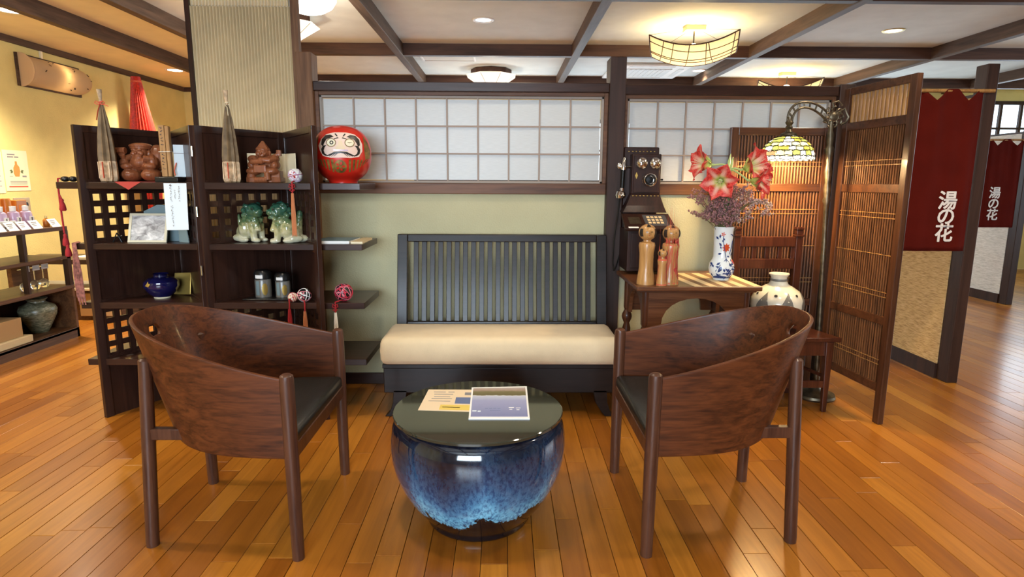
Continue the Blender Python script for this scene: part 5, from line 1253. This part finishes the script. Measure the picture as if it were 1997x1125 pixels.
def jar(label, x, y, r_, h):
    t = thing('glass_jar', label, 'jar', (x, y, Z3+.008), 0, 'lidded glass jars')
    z = Z3+.0085
    MB().lathe([(0, 0), (r_, 0), (r_, h*.62), (r_*.94, h*.66), (0, h*.66)], 24, (x, y, z)).build('jar_body', 'grey_glaze', t)
    MB().lathe([(0, h*.66), (r_*1.08, h*.66), (r_*1.08, h*.86), (r_*.85, h*.97), (r_*.3, h), (0, h)], 24, (x, y, z)).build('domed_lid', 'lacquer_black', t)
    decal(vmap((x, y, z), lambda v: r_*1.08, .0012), [(-.5, h*.70), (.35, h*.70), (.35, h*.82), (-.5, h*.82)], 'white_label', 'paper_white', t)
    decal(vmap((x, y, z), lambda v: r_, .0012), oval(.55, h*.3, .35, h*.22), 'gold_pattern', 'gold', t)
    decal(vmap((x, y, z), lambda v: r_, .0012), [(-.6, h*.08), (-.1, h*.08), (-.1, h*.6), (-.6, h*.6)], 'pale_panel', 'blue_grey_card', t)
jar('taller lidded jar with a white label on the third shelf', -1.315, 3.28, .043, .15)
jar('shorter lidded jar with a white label on the third shelf', -1.208, 3.28, .039, .135)

# thread balls with tassels
def temari(label, c, r_, base, bands, tassel, tl, tmat, knot=True):
    t = thing('thread_ball', label, 'thread ball', (c[0], c[1], c[2]-r_), 0)
    MB().ell(c, r_, 20, 14).build('ball', base, t)
    rg = random.Random(int(r_*1e4))
    for k, (mt, n) in enumerate(bands):
        mb = MB()
        for i in range(n):
            ax = Vector((rg.uniform(-1, 1), rg.uniform(-1, 1), rg.uniform(-1, 1))).normalized(); e1 = ax.orthogonal().normalized(); e2 = ax.cross(e1)
            mb.tube([Vector(c)+r_*1.005*(math.cos(a)*e1+math.sin(a)*e2) for a in [2*PI*q/28 for q in range(29)]], r_*.075, 5, caps=False, flat=.6)
        mb.build('thread_band', mt, t)
    fm = Vector((0, -1, .15)).normalized()
    for k in range(6):
        a = 2*PI*k/6
        def pet(u, v):
            d = (fm+Vector((u, 0, v))*1.0).normalized(); return Vector(c)+d*r_*1.03
        decal(pet, [(.08*math.cos(a), .08*math.sin(a)), (.45*math.cos(a-.35), .45*math.sin(a-.35)), (.72*math.cos(a), .72*math.sin(a)), (.45*math.cos(a+.35), .45*math.sin(a+.35))], 'stitched_petal', bands[k % len(bands)][0], t, 2)
    if tassel:
        x, y, z = tassel
        MB().tube([(c[0], c[1]-r_*.6, c[2]-r_*.75), (x, y, Z3*0+z+.02), (x+.003, y-.004, z), (x, y, z-.035)], .004, 6).build('cord', 'red_cord', t)
        if knot:
            for s in (-1, 1): MB().tube([(x, y-.003, z), (x+s*.012, y-.004, z+.010), (x+s*.015, y-.004, z-.004), (x, y-.003, z-.008), (x+s*.012, y-.004, z-.02), (x, y-.003, z-.028)], .003, 5).build('knot_loop', 'red_cord', t)
        tm = MB()
        for k in range(7):
            dx = -.010+.0033*k; tm.tube([(x+dx*.4, y-.002*(k % 2), z-.035), (x+dx*.9, y-.003*(k % 2), z-.035-tl*.5), (x+dx, y, z-.035-tl+.006*(k % 3))], .0028, 5)
        tm.build('tassel', tmat, t)
temari('white thread ball with a red cord and long orange tassel on the top shelf', (-1.075, 3.185, Z1+.037), .036, 'paper_white', [('purple_bottle', 5), ('red_cord', 1)], (-1.075, 3.128, 1.235), .22, 'orange_thread')
temari('tiny pink thread ball with a bright red tassel on the third shelf', (-1.116, 3.165, Z3+.026), .025, 'cream_print', [('crimson_thread', 3), ('paper_white', 2)], (-1.125, 3.128, .632), .10, 'red_cord', False)
temari('dark star-patterned thread ball beside the tiny pink one', (-1.058, 3.17, Z3+.036), .035, 'lacquer_black', [('paper_white', 4), ('pink_thread', 3)], (-1.045, 3.128, .622), .11, 'orange_thread', False)
temari('pink and black thread ball with red knot and white tassel at the third shelf end', (-.855, 3.195, Z3+.047), .046, 'lacquer_black', [('crimson_thread', 5), ('pink_thread', 5)], (-.885, 3.128, .615), .14, 'white_thread')
# magazines on the second shelf end
ma = thing('booklet', 'white booklet lying on the second shelf end', 'booklet', (-.89, 3.33, Z2)); MB().prism([(-1.0, 3.17), (-.81, 3.17), (-.80, 3.38), (-.98, 3.38)], Z2, Z2+.014).build('pages', 'paper_white', ma, smooth=False, bevel=.001); MB().prism([(-1.0, 3.17), (-.81, 3.17), (-.80, 3.38), (-.98, 3.38)], Z2+.014, Z2+.0155).build('cover', 'blue_grey_card', ma, smooth=False)
mb_ = thing('booklet', 'thin cream booklet beside the white one on the second shelf end', 'booklet', (-.77, 3.33, Z2)); MB().prism([(-.803, 3.18), (-.742, 3.18), (-.742, 3.42), (-.793, 3.42)], Z2, Z2+.010).build('pages', 'paper_cream', mb_, smooth=False); MB().prism([(-.803, 3.18), (-.742, 3.18), (-.742, 3.42), (-.793, 3.42)], Z2+.010, Z2+.0112).build('cover', 'mat_light', mb_, smooth=False)
# red cord with tassels and a fringed thread bundle at the left shelf ends
rc2 = thing('tassel_cord', 'long red cord with two tassels hanging from the top shelf end', 'tassel', (-2.27, 3.19, Z1))
MB().ell((-2.255, 3.19, Z1+.014), (.022, .02, .014), 12, 7).build('black_bead', 'lacquer_black', rc2); MB().ell((-2.215, 3.19, Z1+.014), (.022, .02, .014), 12, 7).build('black_bead', 'lacquer_black', rc2)
MB().tube([(-2.24, 3.185, Z1+.02), (-2.285, 3.18, Z1+.016), (-2.287, 3.178, Z1-.02), (-2.285, 3.175, 1.12), (-2.278, 3.17, .99)], .0045, 6).build('cord', 'red_cord', rc2)
def tas(x, y, z, s): MB().lathe([(0, 0), (.006, 0), (.009, -.008), (.007, -.014), (.013, -.03), (.016, -.055), (.012, -.062), (0, -.062)][::-1], 12, (x, y, z)).build('tassel', 'red_cord', rc2)
tas(-2.272, 3.172, 1.165, 1); tas(-2.276, 3.17, .985, 1); tas(-2.266, 3.165, .93, 1)
MB().tube([(-2.278, 3.17, .99), (-2.268, 3.167, .93)], .0035, 5).build('cord', 'red_cord', rc2); MB().tube([(-2.285, 3.175, 1.19), (-2.272, 3.172, 1.165)], .0035, 5).build('cord', 'red_cord', rc2)
fb = thing('thread_fringe', 'bundle of faded pink threads hanging from the second shelf end', 'fringe', (-2.2, 3.17, Z2))
MB().tube([(-2.205, 3.16, Z2+.004), (-2.205, 3.126, Z2+.002), (-2.205, 3.128, Z2-.05)], .012, 8, flat=.5).build('binding', 'pink_cloth', fb)
for k in range(9): x = -2.224+.0048*k; MB().tube([(x*.4-2.205*.6, 3.128, Z2-.03), (x, 3.127-.003*(k % 2), Z2-.15), (x+.004, 3.127, Z2-.28-.02*(k % 3))], .0034, 5).build('thread', 'pink_cloth', fb)

# ------------------------------------------------------------------ papier-mache daruma doll
def daruma():
    C = Vector((-.868, 3.335, Z1)); RX, RY, RZ = .152, .145, .152; zc = .152
    t = thing('daruma_doll', 'large round red doll with a bearded white face beside the paper window', 'doll', C)
    def rad(z): k = (z-zc)/RZ; k = max(-1, min(1, k)); return (1-abs(k)**2.5)**.5
    pr = []
    for i in range(29):
        z = -1+2*i/28; k = (1-abs(z)**2.45)**.5
        if i == 0: pr.append((0, .0)); pr.append((.075, .0)); continue
        zz = zc+RZ*z
        pr.append((max(RX*k, .075 if z < -.9 else 0), zz))
    MB().lathe(pr, 48, tuple(C), 1, RY/RX).build('body', 'daruma_red', t, angle=70)
    def surf(off):
        def fn(u, v):
            z = v; k = rad(z); rx, ry = RX*k+off, RY*k+off
            q = max(-.985, min(.985, u/rx if rx else 0)); return (C.x+rx*q, C.y-ry*math.sqrt(1-q*q), C.z+z)
        return fn
    face = [(-.105, .165), (-.112, .19), (-.095, .225), (-.07, .248), (-.03, .258), (.03, .258), (.07, .25), (.095, .23), (.108, .2), (.108, .165), (.09, .135), (.05, .128), (0, .13), (-.05, .128), (-.09, .138)]
    decal(surf(.0012), face, 'face', 'daruma_face', t, 5)
    # gold brushed sides and stripes
    for s in (-1, 1):
        decal(surf(.001), [(s*.122, .12), (s*.144, .13), (s*.147, .17), (s*.135, .21), (s*.112, .245), (s*.116, .2), (s*.118, .16)], 'gold_side', 'daruma_gold', t, 3)
        for k, (x, w) in enumerate(((.045, .007), (.066, .007), (.086, .006), (.104, .006), (.120, .005), (.133, .004))):
            decal(surf(.0012), [(s*(x-w), .118), (s*(x+w), .122), (s*(x*.86+w), .06+.008*k), (s*(x*.86-w*.3), .055+.008*k)], 'gold_stripe', 'daruma_gold', t, 2)
        # brows, beard curls
        decal(surf(.0022), [(s*.032, .236), (s*.05, .246), (s*.075, .243), (s*.094, .222), (s*.097, .195), (s*.088, .186), (s*.08, .205), (s*.068, .222), (s*.05, .228)], 'brow', 'hair_black', t, 3)
        decal(surf(.0022), [(s*.012, .238), (s*.022, .252), (s*.028, .25), (s*.018, .237)], 'brow_tick', 'hair_black', t, 1)
        decal(surf(.0022), [(s*.008, .228), (s*.03, .222), (s*.032, .226), (s*.012, .232)], 'brow_tick', 'hair_black', t, 1)
        decal(surf(.0022), [(s*.07, .192), (s*.088, .19), (s*.098, .172), (s*.094, .15), (s*.078, .138), (s*.066, .141), (s*.08, .15), (s*.085, .165), (s*.08, .18)], 'beard_curl', 'hair_black', t, 2)
        decal(surf(.0022), [(s*.0, .161), (s*.03, .159), (s*.055, .147), (s*.078, .138), (s*.06, .138), (s*.03, .148), (s*.0, .153)], 'moustache', 'hair_black', t, 2)
        for k in range(4): decal(surf(.0022), [(s*(.012+.011*k), .152-.002*k), (s*(.018+.011*k), .152-.002*k), (s*(.036+.012*k), .136), (s*(.034+.012*k), .135)], 'moustache_hair', 'hair_black', t, 1)
        decal(surf(.0020), oval(s*.046, .205, .025, .022, 20), 'eye_ring', 'daruma_gold', t, 2)
        decal(surf(.0028), oval(s*.046, .205, .021, .018, 20), 'eye', 'eye_white', t, 2)
    decal(surf(.0034), oval(-.044, .205, .010, .010, 16), 'pupil', 'hair_black', t, 1)
    decal(surf(.004), oval(-.044, .205, .005, .005, 12), 'pupil_centre', 'eye_white', t, 1)
    decal(surf(.0034), [(.036, .208), (.046, .206), (.058, .209), (.058, .207), (.046, .203), (.036, .205)], 'closed_lid_line', 'daruma_gold', t, 1)
    decal(surf(.0024), [(-.022, .17), (.022, .17), (.026, .18), (.012, .195), (.008, .215), (-.008, .215), (-.012, .195), (-.026, .18)], 'nose', 'cream_print', t, 2)
    decal(surf(.0026), [(-.038, .164), (.038, .164), (.036, .17), (-.036, .17)], 'lip_shade', 'purple_bottle', t, 1)
    decal(surf(.0012), oval(-.005, .085, .033, .034, 18), 'gold_crest', 'daruma_gold', t, 3)
    for k in range(5): a = 2*PI*k/5; decal(surf(.002), oval(-.005+.016*math.cos(a), .085+.016*math.sin(a), .008, .005, 10, a), 'crest_leaf', 'daruma_red', t, 1)
daruma()
bpy.data.objects['daruma_doll'].rotation_euler = (0, 0, .2)

# ================================================================== THINGS ON THE SMALL TABLE
ZC = .7505
def kokeshi(label, x, y, h, rb, rh, floral, body):
    t = thing('wooden_doll', label, 'doll', (x, y, ZC), 0, 'turned wooden dolls')
    hb = h-2*rh*.93
    pr = [(0, 0), (rb, 0), (rb*.98, hb*.1), (rb*.80, hb*.35), (rb*.80, hb*.7), (rb*.92, hb*.88), (rb*.85, hb*.94), (rb*.45, hb*.97), (rb*.42, hb*1.02), (0, hb*1.02)]
    MB().lathe(pr, 28, (x, y, ZC)).build('doll_body', body, t)
    zc = ZC+hb+rh*.9; hd = MB().ell((x, y, zc), (rh*1.03, rh*1.03, rh*.97), 24, 16).build('head', 'kokeshi_wood', t)
    def sm(u, v): q = Vector((math.sin(u)*math.cos(v), -math.cos(u)*math.cos(v), math.sin(v)))*rh*1.045; return (x+q.x, y+q.y, zc+q.z*.95)
    for s in (-1, 1): decal(sm, [(s*.72, -.45), (s*1.25, -.5), (s*1.3, .5), (s*.78, .5)], 'side_hair', 'hair_black', hd, 3)
    decal(sm, [(-.35, .75), (.35, .75), (.3, 1.35), (-.3, 1.35)], 'fringe', 'hair_black', hd, 3)
    for s in (-1, 1): decal(sm, [(s*.18, .08), (s*.42, .10), (s*.42, .16), (s*.18, .14)], 'eye_line', 'hair_black', hd, 1)
    decal(sm, [(-.08, -.32), (.08, -.32), (.06, -.26), (-.06, -.26)], 'mouth', 'red_paint', hd, 1); decal(sm, [(-.03, -.12), (.04, -.12), (.02, .05), (0, .05)], 'nose', 'table_wood', hd, 1)
    def R(v):
        q = v/hb
        for (r0, z0), (r1, z1) in zip(pr[1:], pr[2:]):
            if z0 <= v <= z1: return r0+(r1-r0)*(v-z0)/(z1-z0+1e-9)
        return rb*.8
    if floral:
        rg = random.Random(int(h*1000))
        for k in range(floral):
            uc, vc = rg.uniform(-1.1, 1.1), rg.uniform(.08, .85)*hb
            for q in range(5):
                a = 2*PI*q/5+rg.random(); decal(vmap((x, y, ZC), R, .001), oval(uc+.34*math.cos(a), vc+.34*rb*math.sin(a), .30, .24*rb, 10, a*.3), 'painted_petal', ('red_print' if k % 3 else 'red_cord'), t, 1)
        for v0 in (.02, .9): decal(vmap((x, y, ZC), R, .001), [(-1.4, v0*hb), (1.4, v0*hb), (1.4, v0*hb+.006), (-1.4, v0*hb+.006)], 'painted_line', 'red_print', t, 4)
kokeshi('tall plain wooden doll in front of the telephone', .727, 3.055, .305, .045, .043, 0, 'kokeshi_wood')
kokeshi('tall wooden doll with red flowers painted on its body', .850, 3.06, .30, .047, .043, 9, 'kokeshi_wood')
kokeshi('smallest wooden doll standing in front of the two tall ones', .796, 3.005, .185, .026, .023, 3, 'kokeshi_wood')
# flower vase
FV = (1.163, 3.19, .7528)
prV = [(0, 0), (.04, 0), (.043, .006), (.045, .012), (.062, .035), (.067, .062), (.062, .09), (.049, .112), (.046, .125), (.047, .18), (.05, .26), (.054, .283), (.050, .283), (.044, .25), (.042, .13), (0, .12)]
fv = lathe_thing('flower_vase', 'white porcelain vase painted with blue leaves and red blossoms', 'vase', FV, [('vase_body', prV, 'porcelain')])
def RV(v):
    for (r0, z0), (r1, z1) in zip(prV[1:11], prV[2:12]):
        if z0 <= v <= z1: return r0+(r1-r0)*(v-z0)/(z1-z0+1e-9)
    return .05
vm = vmap(FV, RV, .0012)
def leafd(u, v, a, s, mt, nm='painted_leaf'): 
    c_, s_ = math.cos(a), math.sin(a); pts = [(0, 0), (.5, .25), (1, 0), (.5, -.25)]
    decal(vm, [(u+(p[0]*c_-p[1]*s_)*s*19, v+(p[0]*s_+p[1]*c_)*s) for p in pts], nm, mt, fv, 2)
for (u, v, n, s, mt) in ((-.35, .245, 5, .014, 'red_paint'), (.05, .175, 8, .026, 'red_paint'), (1.0, .10, 5, .016, 'red_paint')):
    for k in range(n): leafd(u, v, 2*PI*k/n, s, mt, 'painted_petal')
rg = random.Random(21)
for k in range(62):
    u, v = rg.uniform(-1.25, 1.25), rg.choice((rg.uniform(.02, .10), rg.uniform(.02, .10), rg.uniform(.12, .25)))
    if abs(u-.05) < .5 and .14 < v < .20: continue
    leafd(u, v, rg.uniform(0, 2*PI), rg.uniform(.013, .026), 'blue_paint')
for pts in ([(-.35, .235), (-.30, .205), (-.1, .16), (.1, .115), (.0, .06)], [(.9, .21), (.7, .17), (.5, .14)], [(.1, .115), (-.5, .08), (-.8, .05)], [(.1, .115), (.6, .08), (.8, .04)]):
    MB().tube([vm(*p) for p in pts], .0018, 5).build('painted_stem', 'blue_paint', fv)
decal(vm, [(-1.3, .012), (1.3, .012), (1.2, .026), (.3, .022), (-.6, .03), (-1.2, .02)], 'painted_band', 'blue_paint', fv, 4)
VT = Vector((1.163, 3.19, 1.02))
def bez3(a, b_, c, n=10): return [a.lerp(b_, k/n).lerp(b_.lerp(c, k/n), k/n) for k in range(n+1)]
def bloom(parent, c, d, size, rot):
    d = Vector(d).normalized(); e1 = d.orthogonal().normalized(); e2 = d.cross(e1)
    bl = MB().tube([Vector(c)-d*size*.25, Vector(c), Vector(c)+d*size*.25], [.006, .009, .011], 8).build('bloom', 'pale_green', parent)
    for k in range(6):
        a = 2*PI*k/6+rot; wd = .43 if k % 2 else .34
        def pet(u, v):
            s_ = (u-.5)*2; w = wd*size*math.sin(PI*min(1, v*.93+.07))**.75; flare = .10+.78*v**1.4; ln = (v-.42*v**3)*size*1.15
            rad_ = size*flare; p = Vector(c)+d*ln
            rv = math.cos(a)*e1+math.sin(a)*e2; tv = -math.sin(a)*e1+math.cos(a)*e2
            return p+rv*(rad_-s_*s_*.07*size)+tv*w*s_+d*(.05*size*math.sin(7*v+2*s_))
        po = MB().grid(pet, 8, 10).build('petal', 'petal', bl, angle=0, solid=.0012)
        for nm, vals in (('along', [j/10 for j in range(11) for i in range(9)]), ('across', [abs(i/4-1) for j in range(11) for i in range(9)])):
            at = po.data.attributes.new(nm, 'FLOAT', 'POINT'); at.data.foreach_set('value', vals)
    for k in range(5):
        a = 2*PI*k/5; rv = math.cos(a)*e1+math.sin(a)*e2; MB().tube([Vector(c), Vector(c)+d*size*.7+rv*size*.10, Vector(c)+d*size*.9+rv*size*.16], .0014, 4).build('stamen', 'cream_print', bl)
def amaryllis(label, top, mid, blooms, group='amaryllis stems in the vase'):
    t = thing('amaryllis', label, 'flower', VT, 0, group)
    pts = bez3(VT-Vector((0, 0, .15)), Vector(mid), Vector(top)); MB().tube(pts, [.008]*8+[.0075]*3, 8).build('stem', 'stem_green', t)
    for c, d, s, r_ in blooms:
        MB().tube(bez3(Vector(top), Vector(top)+Vector((0, 0, .03)), Vector(c)-Vector(d).normalized()*s*.2, 6), .005, 6).build('pedicel', 'pale_green', t); bloom(t, c, d, s, r_)
    MB().tube([Vector(top), Vector(top)+Vector((.004, 0, .035)), Vector(top)+Vector((.01, 0, .075))], [.006, .008, .002], 7).build('bud', 'pale_green', t)
amaryllis('amaryllis stem with red and white blooms opening towards the telephone', (1.155, 3.165, 1.335), (1.15, 3.17, 1.2), (((1.055, 3.15, 1.355), (-1, -.15, .12), .105, .2), ((1.098, 3.10, 1.275), (-.45, -1, -.15), .112, .5)))
amaryllis('amaryllis stem with large red blooms opening towards the reed screen', (1.175, 3.185, 1.32), (1.18, 3.2, 1.2), (((1.235, 3.14, 1.335), (.55, -.75, .25), .125, .1), ((1.265, 3.12, 1.275), (.8, -.7, -.1), .105, .7)))
sb = thing('statice_bunch', 'bunch of dried mauve statice filling the porcelain vase', 'flowers', VT, 0)
stm = MB(); flo = MB(); flo2 = MB(); rg = random.Random(33)
for k in range(64):
    a = rg.uniform(0, 2*PI); rr_ = rg.uniform(.03, .17); h = rg.uniform(.06, .22)
    tip = VT+Vector((rr_*math.cos(a)*1.15+.015, rr_*math.sin(a)*.75, h))
    mid = VT+Vector((rr_*.25*math.cos(a), rr_*.2*math.sin(a), h*.55))
    base_ = VT+Vector((.02*math.cos(a), .02*math.sin(a), -.08)); P_ = bez3(base_, mid, tip, 6); stm.tube(P_, .0013, 4)
    for q in range(6):
        st_ = P_[rg.randint(3, 6)]; ed = st_+Vector((rg.uniform(-.035, .035), rg.uniform(-.03, .03), rg.uniform(.0, .035))); stm.tube([st_, ed], .0009, 3)
        for w in range(8):
            p = st_.lerp(ed, rg.uniform(.4, 1.1))+Vector((rg.uniform(-.011, .011), rg.uniform(-.011, .011), rg.uniform(-.008, .011)))
            (flo if tip.x < 1.25 or rg.random() < .4 else flo2).ell(p, (rg.uniform(.0032, .0062), rg.uniform(.0032, .0062), rg.uniform(.0032, .0062)), 6, 4)
# a paler spray reaching towards the lamp
for k in range(5):
    P_ = bez3(VT+Vector((.02, 0, .05)), VT+Vector((.14, -.02, .17+.01*k)), VT+Vector((.20+.012*k, -.03+.01*k, .155-.012*k)), 10); stm.tube(P_, .0013, 4)
    for w in range(26):
        p = P_[rg.randint(5, 10)]+Vector((rg.uniform(-.016, .016), rg.uniform(-.012, .012), rg.uniform(-.014, .014))); flo2.ell(p, (rg.uniform(.003, .0055),)*3, 6, 4)
stm.build('stems', 'dry_stem', sb); o = flo.build('florets', 'statice', sb, angle=0); o['kind'] = 'stuff'; o = flo2.build('pale_florets', 'statice_pale', sb, angle=0); o['kind'] = 'stuff'
# white vase on the chair
WV = (1.545, 3.335, .4305)
prW = [(0, 0), (.065, 0), (.07, .008), (.10, .05), (.132, .11), (.143, .155), (.138, .195), (.115, .235), (.075, .262), (.052, .275), (.042, .295), (.043, .315), (.055, .332), (.053, .336), (.038, .315), (.036, .29), (0, .28)]
wv = lathe_thing('round_vase', 'round cream vase with dark triangles standing on the wooden chair', 'vase', WV, [('vase_body', prW, 'cream_glaze')])
def RW(v):
    for (r0, z0), (r1, z1) in zip(prW[1:12], prW[2:13]):
        if z0 <= v <= z1: return r0+(r1-r0)*(v-z0)/(z1-z0+1e-9)
    return .06
wmf = vmap(WV, RW, .0013)
for u in (-.95, .0, .98, 2.1, 3.2, 4.3):
    decal(wmf, [(u-.36, .09), (u+.26, .09), (u+.24, .15), (u+.14, .205), (u+.06, .243), (u-.12, .21), (u-.30, .17)], 'dark_triangle', 'grey_glaze', wv, 5)
    decal(wmf, oval(u-.5, .225, .075, .007, 12), 'dark_dot', 'hair_black', wv, 1)
MB().lathe([(.044, .293), (.0465, .297), (.0465, .302), (.044, .306)], 28, WV).build('neck_ring', 'grey_glaze', wv)
